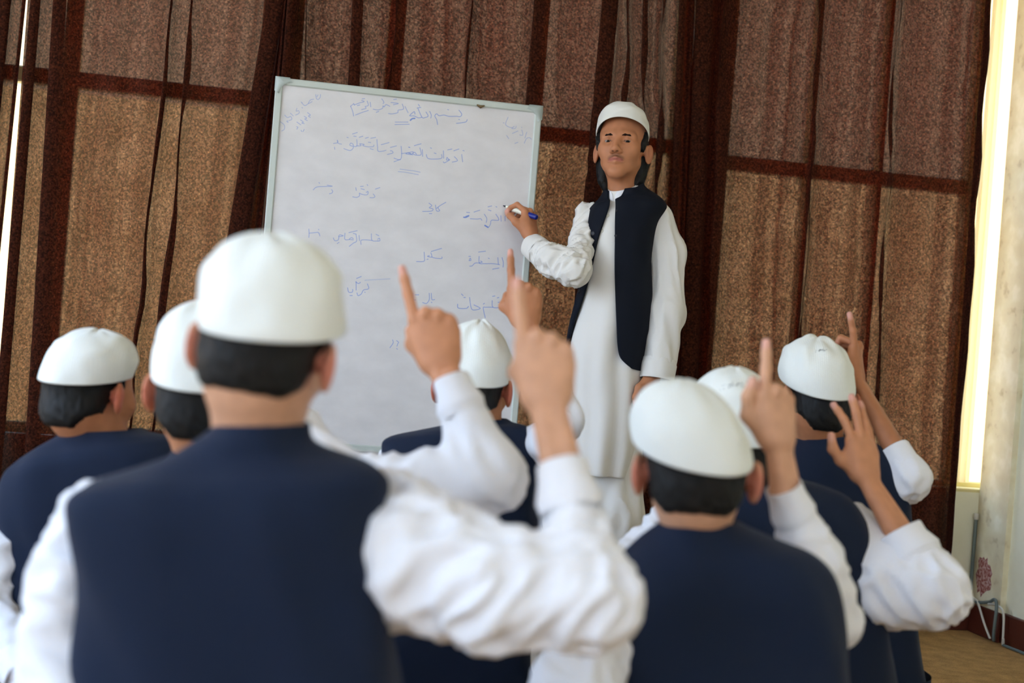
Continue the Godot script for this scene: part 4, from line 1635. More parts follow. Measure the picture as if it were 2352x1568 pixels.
func people() -> void:
	# --- nearest boy, middle of the front
	seated({
		"label": "largest, nearest boy seen from behind, white cap, right arm bent with one finger raised", "d": 1.70, "face": 3.0, "look": 10.0, "tilt": 5.0, "skin": SKIN_C,
		"cell": 0.0065, "head": [614, 812, 1.66], "hs": 1.0, "neck": 0.05, "nape": -0.02, "cut": 0.056,
		"cap": {"l": [467, 742], "r": [796, 772], "t": [630, 536], "d": 1.66, "sag": 0.014, "lumps": 0.004},
		"vest": [[490, 972, 712, 972, 0.058, 0.012], [462, 1000, 722, 1010, 0.064, 0.01], [400, 1040, 770, 1036, 0.074, 0.004], [300, 1078, 850, 1062, 0.085], [222, 1104, 884, 1088, 0.1], [180, 1136, 890, 1120, 0.11],
			[181, 1200, 876, 1190, 0.118], [190, 1320, 872, 1320, 0.12], [194, 1440, 893, 1430, 0.12], [194, 1600, 912, 1600, 0.122], [190, 1800, 915, 1800, 0.125]],
		"sleeveR": [[872, 1215, 1.70, 0.068], [952, 1285, 1.69, 0.078], [1130, 1348, 1.66, 0.069], [1350, 1372, 1.65, 0.056], [1290, 1066, 1.72, 0.0305]],
		"foldR": CT.basis * Vector3(0.75, 0.62, 0.1), "foldsR": [CT.basis * Vector3(0.15, 1.0, 0.2), 0.06, 0.005], "amp": 0.0095, "fsize": 0.034,
		"handR": {"w": [1256, 930, 1.75], "up": [1247, 762, 1.77], "turn": 2.0, "size": 0.97, "curl": [[4, 4, 3, -2], [82, 96, 62], [84, 98, 62], [84, 96, 60]]},
		"sleeveL": [[205, 1205, 1.70, 0.052], [172, 1330, 1.70, 0.046], [150, 1460, 1.70, 0.048], [128, 1640, 1.66, 0.048], [240, 1840, 1.5, 0.034]],
		"foldL": CT.basis * Vector3(1.0, -0.25, 0.1),
	})
	# --- the boy half hidden behind him
	seated({
		"label": "boy half hidden behind the nearest boy's head, raised finger pointing at the board's middle", "d": 2.22, "face": 4.0, "look": 2.0, "tilt": 0.0, "skin": SKIN_A,
		"head": [474, 905, 2.2], "hs": 1.0, "nape": -0.03,
		"cap": {"l": [359, 858], "r": [602, 880], "t": [476, 692], "d": 2.2, "sag": 0.018, "prof": [[0.0, 0.98], [0.1, 1.0], [0.3, 0.98], [0.5, 0.92], [0.65, 0.84], [0.78, 0.7], [0.88, 0.52], [0.95, 0.32], [0.99, 0.12]]},
		"vest": [[410, 1018, 550, 1018, 0.055, 0.01], [395, 1045, 570, 1040, 0.06, 0.01], [350, 1080, 610, 1060, 0.07], [300, 1115, 680, 1075, 0.09], [262, 1160, 706, 1120, 0.105], [255, 1250, 702, 1230, 0.115], [258, 1400, 710, 1400, 0.12], [255, 1600, 715, 1600, 0.125]],
		"sleeveR": [[664, 1000, 2.2, 0.05], [780, 1090, 2.16, 0.033], [985, 1108, 2.13, 0.045], [1118, 1096, 2.13, 0.054], [1034, 868, 2.17, 0.0285]],
		"foldR": CT.basis * Vector3(0.5, -0.6, 0.2), "amp": 0.007, "fsize": 0.045,
		"handR": {"w": [1012, 845, 2.19], "up": [989, 715, 2.2], "turn": 0.0, "size": 0.99, "el": [1112, 1080, 2.135], "curl": [[4, 3, 2, -4], [84, 96, 62], [84, 98, 62], [84, 96, 60]], "thumb": [Vector3(-0.022, 0.022, -0.012), Vector3(-0.038, 0.047, -0.024), Vector3(-0.036, 0.07, -0.036), Vector3(-0.014, 0.08, -0.048)]},
	})
	# --- far left
	seated({
		"label": "boy at the far left in a white cap, no hand raised, head turned slightly right", "d": 2.75, "face": 10.0, "look": 24.0, "tilt": -1.0, "skin": SKIN_B,
		"head": [207, 905, 2.74], "hs": 1.0, "nape": -0.035, "pitch": 4.0,
		"cap": {"l": [102, 862], "r": [303, 872], "t": [228, 757], "d": 2.74, "sag": 0.022, "lumps": 0.0045, "prof": [[0.0, 0.98], [0.12, 1.0], [0.35, 0.985], [0.55, 0.93], [0.7, 0.83], [0.82, 0.68], [0.91, 0.5], [0.97, 0.28], [0.995, 0.1]]},
		"vest": [[150, 992, 318, 985, 0.058, 0.01], [125, 1004, 345, 992, 0.064, 0.01], [78, 1032, 392, 1000, 0.078], [38, 1062, 414, 1014, 0.095], [18, 1098, 428, 1050, 0.105], [12, 1190, 430, 1160, 0.115], [36, 1270, 428, 1260, 0.115], [10, 1400, 425, 1400, 0.118], [-8, 1600, 430, 1600, 0.122]],
		"sleeveL": [[25, 1160, 2.74, 0.05], [2, 1280, 2.70, 0.054], [-30, 1400, 2.66, 0.05], [60, 1560, 2.45, 0.036]],
		"foldL": CT.basis * Vector3(1, 0.5, 0),
	})
	# --- before the whiteboard's right half
	seated({
		"label": "boy seated before the whiteboard's right half, white knitted cap, slim finger raised against the board", "d": 3.1, "face": 2.0, "look": 14.0, "tilt": -2.0, "skin": SKIN_B,
		"head": [1090, 896, 3.08], "hs": 0.98, "nape": -0.022, "cut": 0.05,
		"cap": {"l": [1008, 850], "r": [1172, 874], "t": [1104, 735], "d": 3.08, "sag": 0.02, "lumps": 0.005, "prof": [[0.0, 0.99], [0.12, 1.0], [0.32, 0.98], [0.5, 0.91], [0.66, 0.8], [0.8, 0.63], [0.9, 0.44], [0.955, 0.28], [0.985, 0.2], [1.0, 0.1]]},
		"cap_mat": M.cap, "shirt_mat": M.kurta,
		"vest": [[1050, 962, 1165, 962, 0.055, 0.01], [1030, 975, 1178, 970, 0.06, 0.01], [950, 990, 1205, 978, 0.078], [888, 1006, 1226, 1000, 0.095], [878, 1050, 1238, 1060, 0.11], [880, 1200, 1240, 1180, 0.115], [880, 1400, 1236, 1400, 0.12], [872, 1600, 1242, 1600, 0.125]],
		"sleeveR": [[1210, 1035, 3.08, 0.05], [1268, 1010, 3.02, 0.042], [1303, 962, 2.98, 0.032], [1268, 868, 3.0, 0.031], [1240, 800, 3.02, 0.029]],
		"amp": 0.005,
		"handR": {"w": [1206, 745, 3.04], "up": [1203, 655, 3.05], "turn": 0.0, "size": 0.97, "curl": [[4, 4, 3, 0], [82, 96, 62], [84, 98, 62], [84, 96, 60]], "el": [1245, 830, 3.02], "thumb": [Vector3(-0.022, 0.022, -0.012), Vector3(-0.045, 0.045, -0.02), Vector3(-0.036, 0.07, -0.036), Vector3(-0.012, 0.08, -0.048)]},
	})
	# --- right of the middle, near
	seated({
		"label": "near boy right of the middle, white cap, thumb and finger raised beside his head", "d": 2.05, "face": 4.0, "look": 6.0, "tilt": -1.0, "skin": SKIN_C,
		"cell": 0.007, "head": [1600, 1090, 2.03], "hs": 1.0, "neck": 0.046, "nape": -0.022, "cut": 0.06,
		"cap": {"l": [1450, 1012], "r": [1722, 1058], "t": [1568, 871], "d": 2.03, "sag": 0.022, "prof": [[0.0, 0.985], [0.1, 1.0], [0.28, 0.985], [0.45, 0.935], [0.6, 0.855], [0.74, 0.73], [0.85, 0.565], [0.93, 0.39], [0.98, 0.2], [0.998, 0.07]]},
		"vest": [[1510, 1200, 1702, 1196, 0.058, 0.01], [1480, 1225, 1730, 1212, 0.064, 0.01], [1438, 1268, 1790, 1238, 0.078], [1410, 1310, 1862, 1268, 0.095], [1395, 1370, 1902, 1320, 0.108], [1386, 1450, 1920, 1420, 0.115], [1380, 1530, 1930, 1520, 0.12], [1375, 1700, 1935, 1700, 0.124]],
		"sleeveR": [[1872, 1325, 2.08, 0.05], [1893, 1420, 2.17, 0.05], [1858, 1280, 2.16, 0.042], [1798, 1116, 2.13, 0.027]],
		"foldR": CT.basis * Vector3(0.9, 0.5, 0.1), "amp": 0.007,
		"handR": {"w": [1788, 1024, 2.13], "up": [1783, 872, 2.13], "turn": 34.0, "size": 0.95, "curl": [[5, 4, 3, 13], [82, 96, 60], [84, 96, 60], [84, 94, 58]],
			"thumb": [Vector3(-0.022, 0.022, -0.012), Vector3(-0.046, 0.05, -0.018), Vector3(-0.05, 0.08, -0.012), Vector3(-0.044, 0.104, -0.006)]},
		"sleeveL": [[1418, 1345, 2.05, 0.05], [1372, 1460, 2.0, 0.055], [1320, 1590, 1.92, 0.056], [1420, 1700, 1.8, 0.038]],
	})
	# --- behind him: open hand
	seated({
		"label": "boy seated behind the near right boy, pierced white cap, open hand raised with spread fingers", "d": 2.72, "spread": 0.15, "face": 8.0, "look": 4.0, "tilt": 1.0, "skin": SKIN_A,
		"head": [1702, 1035, 2.72], "hs": 1.02, "nape": -0.03, "pin": [1690, 880, 0.016, 46],
		"cap": {"l": [1588, 972], "r": [1802, 992], "t": [1688, 842], "d": 2.72, "sag": 0.03, "prof": [[0.0, 0.98], [0.12, 1.0], [0.3, 0.985], [0.5, 0.925], [0.66, 0.83], [0.79, 0.68], [0.89, 0.5], [0.96, 0.28], [0.995, 0.1]]},
		"vest": [[1660, 1088, 1790, 1084, 0.06, 0.01], [1640, 1104, 1830, 1096, 0.066, 0.01], [1575, 1135, 1895, 1116, 0.08], [1540, 1165, 1948, 1142, 0.098], [1526, 1215, 1984, 1196, 0.112], [1525, 1310, 2010, 1290, 0.12], [1530, 1420, 2022, 1400, 0.125], [1530, 1620, 2055, 1620, 0.13]],
		"sleeveR": [[1958, 1235, 2.70, 0.062], [2045, 1345, 2.66, 0.073], [2140, 1352, 2.62, 0.066], [2064, 1220, 2.66, 0.043]],
		"foldR": CT.basis * Vector3(0.55, -0.8, 0.1), "amp": 0.009, "fsize": 0.03,
		"handR": {"w": [1990, 1101, 2.71], "up": [1980, 1000, 2.73], "el": [2098, 1262, 2.64], "turn": 26.0, "size": 0.95, "arm": 0.026, "curl": [[16, 14, 8, -8], [5, 7, 4, -1], [6, 7, 4, 1.5], [10, 12, 8, 3]],
			"thumb": [Vector3(-0.02, 0.022, -0.012), Vector3(-0.046, 0.04, -0.016), Vector3(-0.066, 0.062, -0.014), Vector3(-0.07, 0.088, -0.01)]},
		"sleeveL": [[1545, 1205, 2.72, 0.048], [1488, 1280, 2.72, 0.052], [1440, 1370, 2.70, 0.052], [1560, 1480, 2.5, 0.036]],
	})
	# --- rear right
	seated({
		"label": "rear right boy in front of the curtain, knitted cap, arm bent behind his head", "d": 3.27, "spread": 0.13, "face": -6.0, "look": -8.0, "tilt": 3.0, "skin": SKIN_B, "pin": [1888, 800, 0.007, 24],
		"head": [1878, 918, 3.26], "hs": 1.0, "nape": -0.03,
		"cap": {"l": [1788, 870], "r": [1958, 896], "t": [1876, 773], "d": 3.26, "sag": 0.032, "lumps": 0.005, "prof": [[0.0, 0.985], [0.12, 1.0], [0.3, 0.985], [0.48, 0.935], [0.63, 0.85], [0.77, 0.71], [0.87, 0.54], [0.94, 0.38], [0.975, 0.3], [1.0, 0.2], [0.99, 0.08]]},
		"vest": [[1830, 1008, 1950, 996, 0.058, 0.01], [1815, 1022, 1985, 1004, 0.066, 0.01], [1798, 1050, 2030, 1025, 0.08], [1784, 1085, 2060, 1068, 0.098], [1780, 1130, 2080, 1130, 0.11], [1780, 1220, 2086, 1210, 0.115], [1785, 1400, 2098, 1400, 0.12], [1780, 1600, 2128, 1600, 0.125]],
		"sleeveR": [[2025, 1080, 3.27, 0.046], [2082, 1108, 3.22, 0.042], [2094, 1098, 3.2, 0.036], [2054, 1030, 3.24, 0.035]],
		"amp": 0.005, "fsize": 0.03,
		"handR": {"w": [1966, 872, 3.3], "up": [1968, 805, 3.3], "el": [2062, 1048, 3.22], "turn": 62.0, "size": 0.92, "arm": 0.026, "curl": [[3, 6, 4, -12], [70, 80, 40], [82, 92, 50], [84, 92, 50]],
			"thumb": [Vector3(-0.022, 0.022, -0.012), Vector3(-0.044, 0.046, -0.024), Vector3(-0.036, 0.072, -0.038), Vector3(-0.024, 0.086, -0.05)]},
	})
	standing_boy()


# ------------------------------------------------------------------ the boy who stands and writes
func open_rings(rows: Array, d: float, f: Vector3, count: int, n: float, thick: float) -> Array:
	# rows: [left x, y, right x, y, half depth, inner edge of the left front, inner edge of the right front]; each ring runs round the outside and back along the lining
	var rings := []
	for e in rows:
		var l := at(e[0], e[1], d)
		var r := at(e[2], e[3], d)
		var x := (r - l).normalized()
		var ff := (f - x * f.dot(x)).normalized()
		var w := l.distance_to(r) / 2
		var mid: float = (e[0] + e[2]) / 2.0
		var half: float = (e[2] - e[0]) / 2.0
		var tl: float = clampf((e[5] - mid) / half, -0.999, 0.999)
		var tr: float = clampf((e[6] - mid) / half, -0.999, 0.999)
		var al := acos(signf(tl) * pow(absf(tl), n / 2.0))
		var ar := acos(signf(tr) * pow(absf(tr), n / 2.0))
		var outer := oval((l + r) / 2, x, ff, w, e[4], n, count, al, ar + TAU)
		var inner := oval((l + r) / 2, x, ff, w - thick, e[4] - thick, n, count, al, ar + TAU)
		inner.reverse()
		outer.append_array(inner)
		rings.append(outer)
	return rings


func dip(rings: Array, f: Vector3, drops: Array) -> Array:
	# a neckline that sinks towards the front
	for k in mini(rings.size(), drops.size()):
		var ring: PackedVector3Array = rings[k]
		var c := Vector3.ZERO
		for p in ring:
			c += p
		c /= ring.size()
		for j in ring.size():
			var w := clampf((ring[j] - c).dot(f) / 0.055, -0.3, 1.0)
			ring[j] -= Vector3(0, drops[k] * w, 0)
		rings[k] = ring
	return rings


func dot_button(m: Dictionary, mesh: Mesh, off: Vector3, px: float, py: float, rad: float) -> void:
	var dir := (at(px, py, 1.0) - CT.origin).normalized()
	var hit = drop_on(mesh, CT.origin - off, dir)
	if hit == null:
		return
	var p: Vector3 = hit[0] + off
	var n: Vector3 = hit[1]
	var x := n.cross(Vector3(0.1, 1, 0.2)).normalized()
	var rings := []
	for e in [[-0.002, 1.0], [0.001, 1.0], [0.0022, 0.85], [0.0018, 0.6], [0.0015, 0.1]]:
		rings.append(oval(p + n * e[0], x, n.cross(x), rad * e[1], rad * e[1], 2.0, 14))
	skin_rings(m, rings, true, true, true)


func standing_boy() -> void:
	var d := 4.25
	var f := turned(-10.0, true)
	var skin := Color(0.52, 0.215, 0.105)
	var feet := at(1372, 1452, d)
	var o := thing("person", Vector3(feet.x, 0, feet.z), "standing boy facing us, writing on the whiteboard, open navy waistcoat over long white shirt", "person")
	# --- pen: from its tip on the board to the cap on its end
	var tip_room := on_wall(1156, 472, BW + 0.004)
	var tip := RT * tip_room
	var dt := -(CT.affine_inverse() * tip).z
	var tail := at(1248, 505, dt - 0.08)
	var pen_d := (tail - tip).normalized()
	var pen := thing("marker", tip, "white felt marker with a blue end, held to the whiteboard by the standing boy", "marker")
	for e in [["tip", 0.0, 0.012, 0.0015, 0.003, M.pen_tip], ["neck", 0.011, 0.034, 0.0045, 0.0062, M.pen_white], ["barrel", 0.033, 0.098, 0.0078, 0.0082, M.pen_white], ["end_cap", 0.096, 0.128, 0.0088, 0.0078, M.pen_blue]]:
		var pm := mb()
		var a: float = e[1]
		var b: float = e[2]
		tube(pm, [tip + pen_d * a, tip + pen_d * (a + 0.001), tip + pen_d * (b - 0.001), tip + pen_d * b], [e[3] * 0.8, e[3], e[4], e[4] * 0.8], 14)
		commit(pm, e[0], e[5], pen)
	# --- head and face
	var body := mb()
	var hf := head_frame(at(1428, 347, d - 0.01), turned(-15.0, true), -1.5, -12.0)
	var nape := at(1432, 455, d + 0.02)
	var hp := head_prims(0.97, hf.affine_inverse() * nape, 0.043)
	for sd in [-1.0, 1.0]:
		hp.append(cap(Vector3(0.012 * sd, 0.024, 0.077), Vector3(0.042 * sd, 0.023, 0.063), 0.0085, 0.008, 0.015))
		hp.append(ball(Vector3(0.0285 * sd, 0.004, 0.087), Vector3(0.017, 0.011, 0.013), 0.012, Basis(), true))
		hp.append(ball(Vector3(0.0115 * sd, -0.033, 0.09), Vector3(0.0075, 0.0065, 0.009), 0.006))
		hp.append(cap(Vector3(0.021 * sd, -0.0545, 0.0725), Vector3(0.004 * sd, -0.051, 0.0848), 0.003, 0.0048, 0.007))
		hp.append(cap(Vector3(0.0175 * sd, -0.059, 0.074), Vector3(0.0, -0.0615, 0.0828), 0.004, 0.006, 0.008))
		# lids over the eyeballs
		hp.append(cap(Vector3(0.016 * sd, 0.0035, 0.073), Vector3(0.0285 * sd, 0.0085, 0.0775), 0.0028, 0.0034, 0.004))
		hp.append(cap(Vector3(0.0285 * sd, 0.0115, 0.077), Vector3(0.042 * sd, 0.006, 0.069), 0.0035, 0.003, 0.004))
		hp.append(cap(Vector3(0.016 * sd, 0.0015, 0.072), Vector3(0.0285 * sd, -0.0048, 0.0755), 0.0028, 0.003, 0.004))
		hp.append(cap(Vector3(0.0285 * sd, -0.0048, 0.0755), Vector3(0.042 * sd, 0.002, 0.068), 0.003, 0.0028, 0.004))
	hp.append(cap(Vector3(0, 0.014, 0.079), Vector3(0, -0.024, 0.0975), 0.0065, 0.009, 0.012))
	hp.append(ball(Vector3(0, -0.029, 0.099), Vector3(0.0105, 0.0085, 0.0105), 0.008))
	for sd in [-1.0, 1.0]:
		hp.append(cap(Vector3(0.0225 * sd, -0.0558, 0.0755), Vector3(0, -0.0562, 0.0915), 0.0015, 0.0015, 0.003, true))
		hp.append(ball(Vector3(0.0065 * sd, -0.0385, 0.1), Vector3(0.003, 0.003, 0.004), 0.003, Basis(), true))
	var r := net(hp, 0.0024)
	var lip := Color(0.46, 0.15, 0.11)
	var dark := Color(0.035, 0.02, 0.014)
	var spots := []
	for kk in range(-7, 8):
		var k := kk / 2.4
		spots.append([Vector3(0.0062 * k, -0.0565, 0.087 - 0.0009 * k * k), 0.0078, lip, 0.6])
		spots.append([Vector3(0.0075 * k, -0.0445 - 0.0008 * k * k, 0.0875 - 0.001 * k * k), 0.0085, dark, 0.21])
		spots.append([Vector3(0.0068 * k, -0.056, 0.0885 - 0.0011 * k * k), 0.0034, Color(0.14, 0.035, 0.025), 0.7])
	for sd in [-1.0, 1.0]:
		spots.append([Vector3(0.086 * sd, -0.004, -0.018), 0.03, Color(0.5, 0.18, 0.11), 0.5])
		spots.append([Vector3(0.0065 * sd, -0.0385, 0.1), 0.005, dark, 0.9])
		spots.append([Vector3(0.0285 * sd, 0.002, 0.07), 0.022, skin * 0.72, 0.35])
		for k in 6:
			var t := k / 5.0
			var lx := lerpf(0.016, 0.042, t)
			spots.append([Vector3(lx * sd, 0.0018 + 0.0034 * sin(PI * t), 0.0765 + 0.003 * sin(PI * t) - 0.006 * t), 0.003, dark, 0.9])
	var col := paint(r[0], skin, spots)
	var v: PackedVector3Array = hf * (r[0] as PackedVector3Array)
	put(body, v, normals(v, r[1]), r[1], PackedVector2Array(), col)
	# --- arms and hands
	var kurta := mb()
	var hand_d := dt - 0.033
	var chR := [[at(1349, 490, 4.27), 0.036], [at(1340, 556, 4.21), 0.036], [at(1318, 620, 4.08), 0.043], [at(1268, 598, 4.13), 0.042], [at(1224, 566, hand_d - 0.045), 0.0385]]
	sleeve(kurta, chR, 0.006, CT.basis * Vector3(0.6, 0.7, 0), 0.026, 0.0085, 2.0)
	var chL := [[at(1516, 502, 4.25), 0.046], [at(1533, 580, 4.25), 0.049], [at(1531, 720, 4.22), 0.05], [at(1508, 872, 4.19), 0.05]]
	sleeve(kurta, chL, 0.007, CT.basis * Vector3(0.15, -1, 0), 0.04, 0.006, 5.0)
	var w := at(1221, 547, hand_d - 0.02)
	hand(body, w, at(1217, 495, hand_d + 0.0) - w, Vector3(0.86, 0.1, 0.5), [chR[4][0].lerp(chR[3][0], 0.1), chR[3][0]], true, 0.94, [[42, 58, 16, -4], [58, 62, 26], [64, 66, 28], [66, 66, 28]],
		[Vector3(-0.022, 0.022, -0.012), Vector3(-0.042, 0.05, -0.03), Vector3(-0.036, 0.078, -0.052), Vector3(-0.024, 0.092, -0.068)], skin, 0.0028, 0.026)
	var wl := at(1500, 862, 4.19)
	hand(body, wl, at(1490, 960, 4.17) - wl, Vector3(0.9, 0.2, 0.45), [chL[3][0].lerp(chL[2][0], 0.3)], false, 0.95, [[40, 70, 40], [45, 75, 40], [48, 76, 40], [50, 76, 40]], THUMB_OUT, skin, 0.004)
	# --- the rest of the body
	var hip := at(1390, 900, d)
	var bones := [cap(nape, at(1420, 560, d), 0.04, 0.07, 0.03), cap(at(1420, 560, d), hip, 0.075, 0.085, 0.03), cap(at(1378, 515, d), at(1490, 510, d), 0.034, 0.034, 0.02)]
	for k in 4:
		bones.append(cap(chR[k][0], chR[k + 1][0], 0.024, 0.022, 0.01))
	bones.append(cap(chL[0][0], chL[1][0], 0.03, 0.03, 0.02))
	bones.append(cap(chL[1][0], chL[2][0], 0.03, 0.027, 0.02))
	bones.append(cap(chL[2][0], wl, 0.03, 0.022, 0.02))
	var ground := at(1372, 1452, d).y
	for sx in [[1335, 1318], [1420, 1408]]:
		var h := at(sx[0], 960, d)
		var a := at(sx[1], 1400, d)
		a.y = 0.09
		bones.append(cap(h, a, 0.075, 0.034, 0.04))
		bones.append(cap(a - Vector3(0, 0.055, 0.02), Vector3(a.x - 0.01, 0.026, a.z + 0.14), 0.03, 0.02, 0.02))
	var br := net(bones, 0.014)
	put(body, br[0], normals(br[0], br[1]), br[1], PackedVector2Array(), paint(br[0], skin, []))
	commit(body, "body", M.skin, o)
	# --- eyes and brows
	for sd in [-1.0, 1.0]:
		var em := mb()
		var ec := Vector3(0.0285 * sd, 0.0032, 0.066)
		var gaze := hf.basis.inverse() * (CT.origin - hf * ec).normalized()
		var gx := gaze.cross(Vector3.UP).normalized()
		var gy := gaze.cross(gx)
		var rings := []
		var cols := PackedColorArray()
		for k in 20:
			var an := PI * k / 19.0
			rings.append(oval(ec + gaze * (0.0122 * cos(an)), gx, gy, 0.0122 * sin(an) + 1e-5, 0.0122 * sin(an) + 1e-5, 2.0, 24))
			for j in 24:
				cols.append(Color(0.01, 0.008, 0.006) if k < 3 else (Color(0.03, 0.014, 0.007) if k < 4 else Color(0.3, 0.25, 0.22)))
		for k in 20:
			rings[k] = hf * (rings[k] as PackedVector3Array)
		skin_rings(em, rings, true, false)
		em.c = cols
		commit(em, "eye", M.eye, o)
		var bm := mb()
		var bp := [Vector3(0.0125 * sd, 0.0185, 0.085), Vector3(0.022 * sd, 0.0208, 0.0835), Vector3(0.034 * sd, 0.0212, 0.078), Vector3(0.051 * sd, 0.0165, 0.063)]
		var brow := net([cap(bp[0], bp[1], 0.002, 0.0026, 0.004), cap(bp[1], bp[2], 0.0026, 0.0022, 0.004), cap(bp[2], bp[3], 0.0022, 0.0012, 0.004)], 0.0013)
		var bv: PackedVector3Array = hf * (brow[0] as PackedVector3Array)
		put(bm, bv, normals(bv, brow[1]), brow[1])
		commit(bm, "eyebrow", M.brow, o)
	# --- hair: to the nape, tucked behind the ears
	var cc := {"l": [1370, 303], "r": [1490, 327], "t": [1434, 240], "d": d - 0.01, "sag": 0.027, "deep": 0.1, "back": 0.004, "lumps": 0.003,
		"prof": [[0.0, 0.985], [0.1, 1.0], [0.3, 0.985], [0.5, 0.93], [0.66, 0.83], [0.79, 0.68], [0.88, 0.5], [0.94, 0.33], [0.985, 0.2], [1.0, 0.08]]}
	var hm := mb()
	var hair_p := [ball(Vector3(0, 0.045, -0.016), Vector3(0.0765, 0.09, 0.0945), 0.02), ball(Vector3(0, -0.03, -0.055), Vector3(0.066, 0.06, 0.046), 0.03)]
	for sd in [-1.0, 1.0]:
		hair_p.append(cap(Vector3(0.068 * sd, 0.035, 0.018), Vector3(0.068 * sd, -0.004, 0.018), 0.011, 0.005, 0.015))
		hair_p.append(cap(Vector3(0.066 * sd, -0.01, -0.035), Vector3(0.056 * sd, -0.082, -0.028), 0.02, 0.014, 0.02))
		hair_p.append(cap(Vector3(0.05 * sd, -0.06, -0.04), Vector3(0.045 * sd, -0.105, -0.035), 0.018, 0.012, 0.02))
	var rl := hf.affine_inverse() * at(cc.l[0], cc.l[1], cc.d)
	var rr := hf.affine_inverse() * at(cc.r[0], cc.r[1], cc.d)
	var fp := (rl + rr) / 2 + Vector3(0, cc.sag, 0.1)
	var rn := (fp - rl).cross(rr - rl).normalized()
	if rn.y < 0:
		rn = -rn
	var hr := net(hair_p, 0.004, [[Vector3(0, 0.35, 1).normalized(), 0.034], [rn, rn.dot(rl) + 0.014]])
	var hv: PackedVector3Array = folds(hr[0], hr[1], Vector3.UP, 0.007, 0.0018)
	hv = fit_under(hf * hv, cc, hf)
	put(hm, hv, normals(hv, hr[1]), hr[1])
	commit(hm, "hair", M.hair, o)
	commit(cap_mesh(cc, hf), "cap", M.cap_plain, o)
	# --- trousers
	var tm := mb()
	var legs := [cap(at(1385, 900, d), at(1380, 960, d), 0.085, 0.085, 0.05)]
	for sx in [[1328, 1302], [1412, 1412]]:
		var a := at(sx[1], 1415, d)
		a.y = 0.085
		var kn := at((sx[0] + sx[1]) / 2.0, 1190, d - 0.02)
		legs.append(cap(at(sx[0] + 8, 985, d), kn, 0.07, 0.083, 0.03))
		legs.append(cap(kn, a, 0.083, 0.052, 0.03))
	var lr := net(legs, 0.011)
	var lv := folds(lr[0], lr[1], Vector3.UP, 0.08, 0.009)
	put(tm, lv, normals(lv, lr[1]), lr[1])
	commit(tm, "trousers", M.kurta_cream, o)
	# --- the long shirt
	var rows := [[1396, 432, 1466, 421, 0.05], [1391, 450, 1473, 440, 0.056], [1372, 468, 1505, 462, 0.068], [1352, 490, 1518, 490, 0.082], [1346, 540, 1500, 540, 0.094], [1340, 620, 1494, 620, 0.1], [1326, 700, 1496, 700, 0.104],
		[1309, 780, 1484, 790, 0.108], [1303, 850, 1477, 860, 0.112], [1300, 930, 1473, 935, 0.116], [1298, 1010, 1463, 1018, 0.12], [1296, 1076, 1446, 1092, 0.122]]
	var kr := refine(dip(torso_rings(rows, d, f, 72, 0.0, 2.2), f, [0.022, 0.022, 0.012, 0.004]), 6)
	var nr := kr.size()
	for k in nr:                                            # folds that deepen towards the hem
		var depth := clampf((k / float(nr) - 0.45) * 2.0, 0.0, 1.0) * 0.011
		var ring: PackedVector3Array = kr[k]
		for j in ring.size():
			var an := TAU * j / ring.size()
			var c0 := (ring[0] + ring[ring.size() / 2]) / 2
			ring[j] += (ring[j] - c0).normalized() * depth * (sin(an * 7.0 + 1.2 + k * 0.02) + 0.6 * sin(an * 11.0 + k * 0.05))
		kr[k] = ring
	kr = crumple(kr, Vector3(0.2, 1, 0).normalized(), 0.09, 0.006, 3.0)
	var inn := PackedVector3Array()
	var inn2 := PackedVector3Array()
	for p in kr[-1]:
		var c1 := at(1371, 1084, d)
		inn.append(p.lerp(c1, 0.03))
		inn2.append(p.lerp(c1, 0.03) + Vector3(0, 0.04, 0))
	kr.append(inn)
	kr.append(inn2)
	skin_rings(kurta, kr, true, false)
	var km := commit(kurta, "shirt", M.kurta_cream, o)
	# hem seam and neck band
	var sm := mb()
	var band := [[1394, 440, 1469, 429, 0.0535, 1405, 1411], [1397, 428, 1464, 418, 0.051, 1404, 1413]]
	skin_rings(sm, dip(open_rings([[1391, 452, 1474, 442, 0.0585, 1407, 1411], [1394, 438, 1469, 428, 0.0555, 1405, 1412], [1395, 431, 1467, 421, 0.0535, 1401, 1416]], d, f, 40, 2.2, 0.0035), f, [0.022, 0.022, 0.022]), true, false)
	commit(sm, "collar", M.kurta, o)
	# --- waistcoat, open at the front
	var vr := [[1389, 428, 1479, 414, 0.062, 1394, 1433], [1384, 444, 1486, 432, 0.068, 1394, 1424], [1374, 457, 1508, 447, 0.08, 1395, 1410], [1360, 469, 1524, 462, 0.092, 1394, 1408], [1349, 486, 1531, 484, 0.1, 1391, 1408],
		[1343, 515, 1512, 515, 0.106, 1381, 1407], [1339, 560, 1502, 560, 0.11, 1366, 1406], [1334, 620, 1498, 620, 0.113, 1352, 1405], [1325, 680, 1502, 690, 0.116, 1337, 1407], [1312, 735, 1495, 755, 0.119, 1318, 1410], [1303, 775, 1484, 805, 0.121, 1306, 1413], [1299, 790, 1480, 834, 0.122, 1300.5, 1421], [1297, 797, 1478, 852, 0.122, 1298, 1446]]
	var vrings := refine(dip(open_rings(vr, d, f, 60, 2.2, 0.006), f, [0.024, 0.022, 0.012, 0.004]), 5)
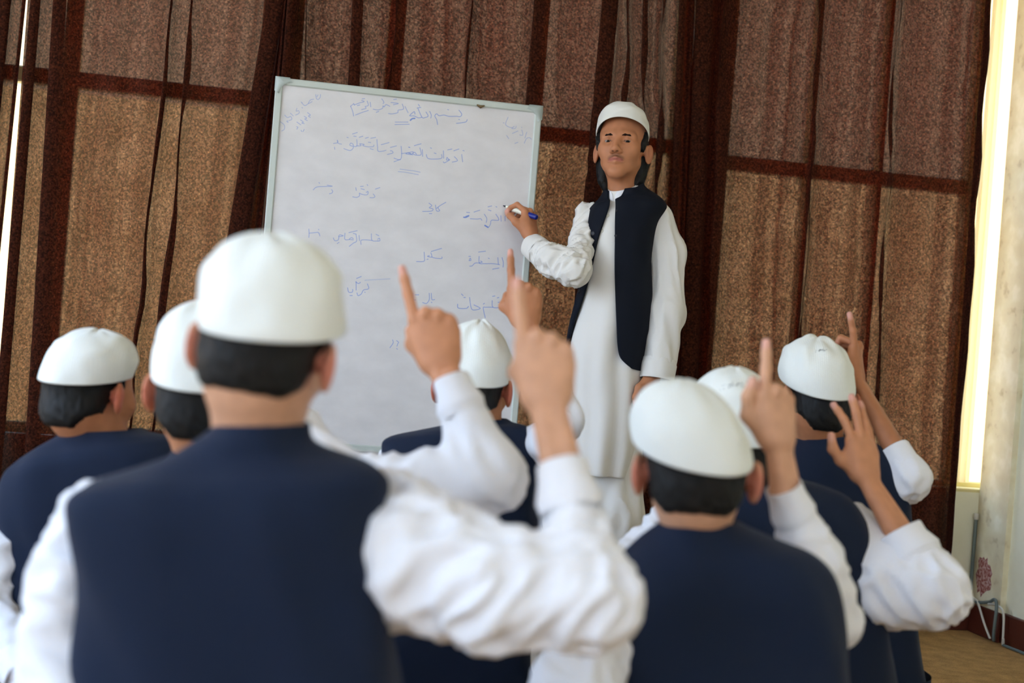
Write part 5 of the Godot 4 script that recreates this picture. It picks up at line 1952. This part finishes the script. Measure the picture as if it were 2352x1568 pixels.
	for k in [0, vrings.size() - 1]:                        # close the collar and the hem
		var edge := PackedVector3Array()
		var ring: PackedVector3Array = vrings[k]
		var n: int = ring.size()
		for j in n:
			edge.append((ring[j] + ring[n - 1 - j]) / 2)
		if k == 0:
			vrings.push_front(edge)
		else:
			vrings.append(edge)
	vrings = crumple(vrings, Vector3(0.4, 1, 0).normalized(), 0.1, 0.005, 9.0)
	var vm := mb()
	skin_rings(vm, vrings, true, false)
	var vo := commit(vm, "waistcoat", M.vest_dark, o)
	for b in [[1362, 536, 0.0075], [1330, 668, 0.0075], [1416, 484, 0.0038], [1414, 541, 0.0038], [1411, 609, 0.0038], [1412, 678, 0.0038], [1415, 743, 0.0038]]:
		var bm := mb()
		dot_button(bm, vo.mesh, o.position, b[0], b[1], b[2])
		if bm.v.size():
			commit(bm, "snap_button", M.snap, vo)
	for b in [[1407, 462], [1396, 495], [1383, 530]]:
		var bm := mb()
		dot_button(bm, km.mesh, o.position, b[0], b[1], 0.0055)
		if bm.v.size():
			commit(bm, "button", M.button, km)


func fit_under(v: PackedVector3Array, c: Dictionary, head: Transform3D) -> PackedVector3Array:
	# keeps what lies under a cap inside it
	var l := at(c.l[0], c.l[1], c.d)
	var r := at(c.r[0], c.r[1], c.d)
	var t := at(c.t[0], c.t[1], c.d)
	var x := (r - l).normalized()
	var f := head.basis.z
	f = (f - x * f.dot(x)).normalized()
	var ctr := (l + r) / 2 - f * float(c.get("back", 0.014))
	t -= f * float(c.get("back", 0.014)) * 0.5
	var up := t - ctr
	var w := l.distance_to(r) / 2
	var dp: float = c.get("deep", 0.108)
	var b := Basis(x, up.normalized(), f).inverse()
	var h := up.length()
	for k in v.size():
		var q := b * (v[k] - ctr)
		q.y += c.sag * (-q.z / dp) * maxf(0.0, 1.0 - q.y / h)
		if q.y > 0.004:
			var e := Vector3(q.x / w, q.y / h, q.z / dp)
			var over := pow(pow(absf(e.x), 2.2) + pow(e.y, 2.6) + pow(absf(e.z), 2.2), 1.0 / 2.3)
			var lim := 0.93
			if over > lim:
				var s := lerpf(1.0, lim / over, clampf((q.y - 0.004) / 0.012, 0.0, 1.0))
				v[k] = ctr + (v[k] - ctr) * s
	return v
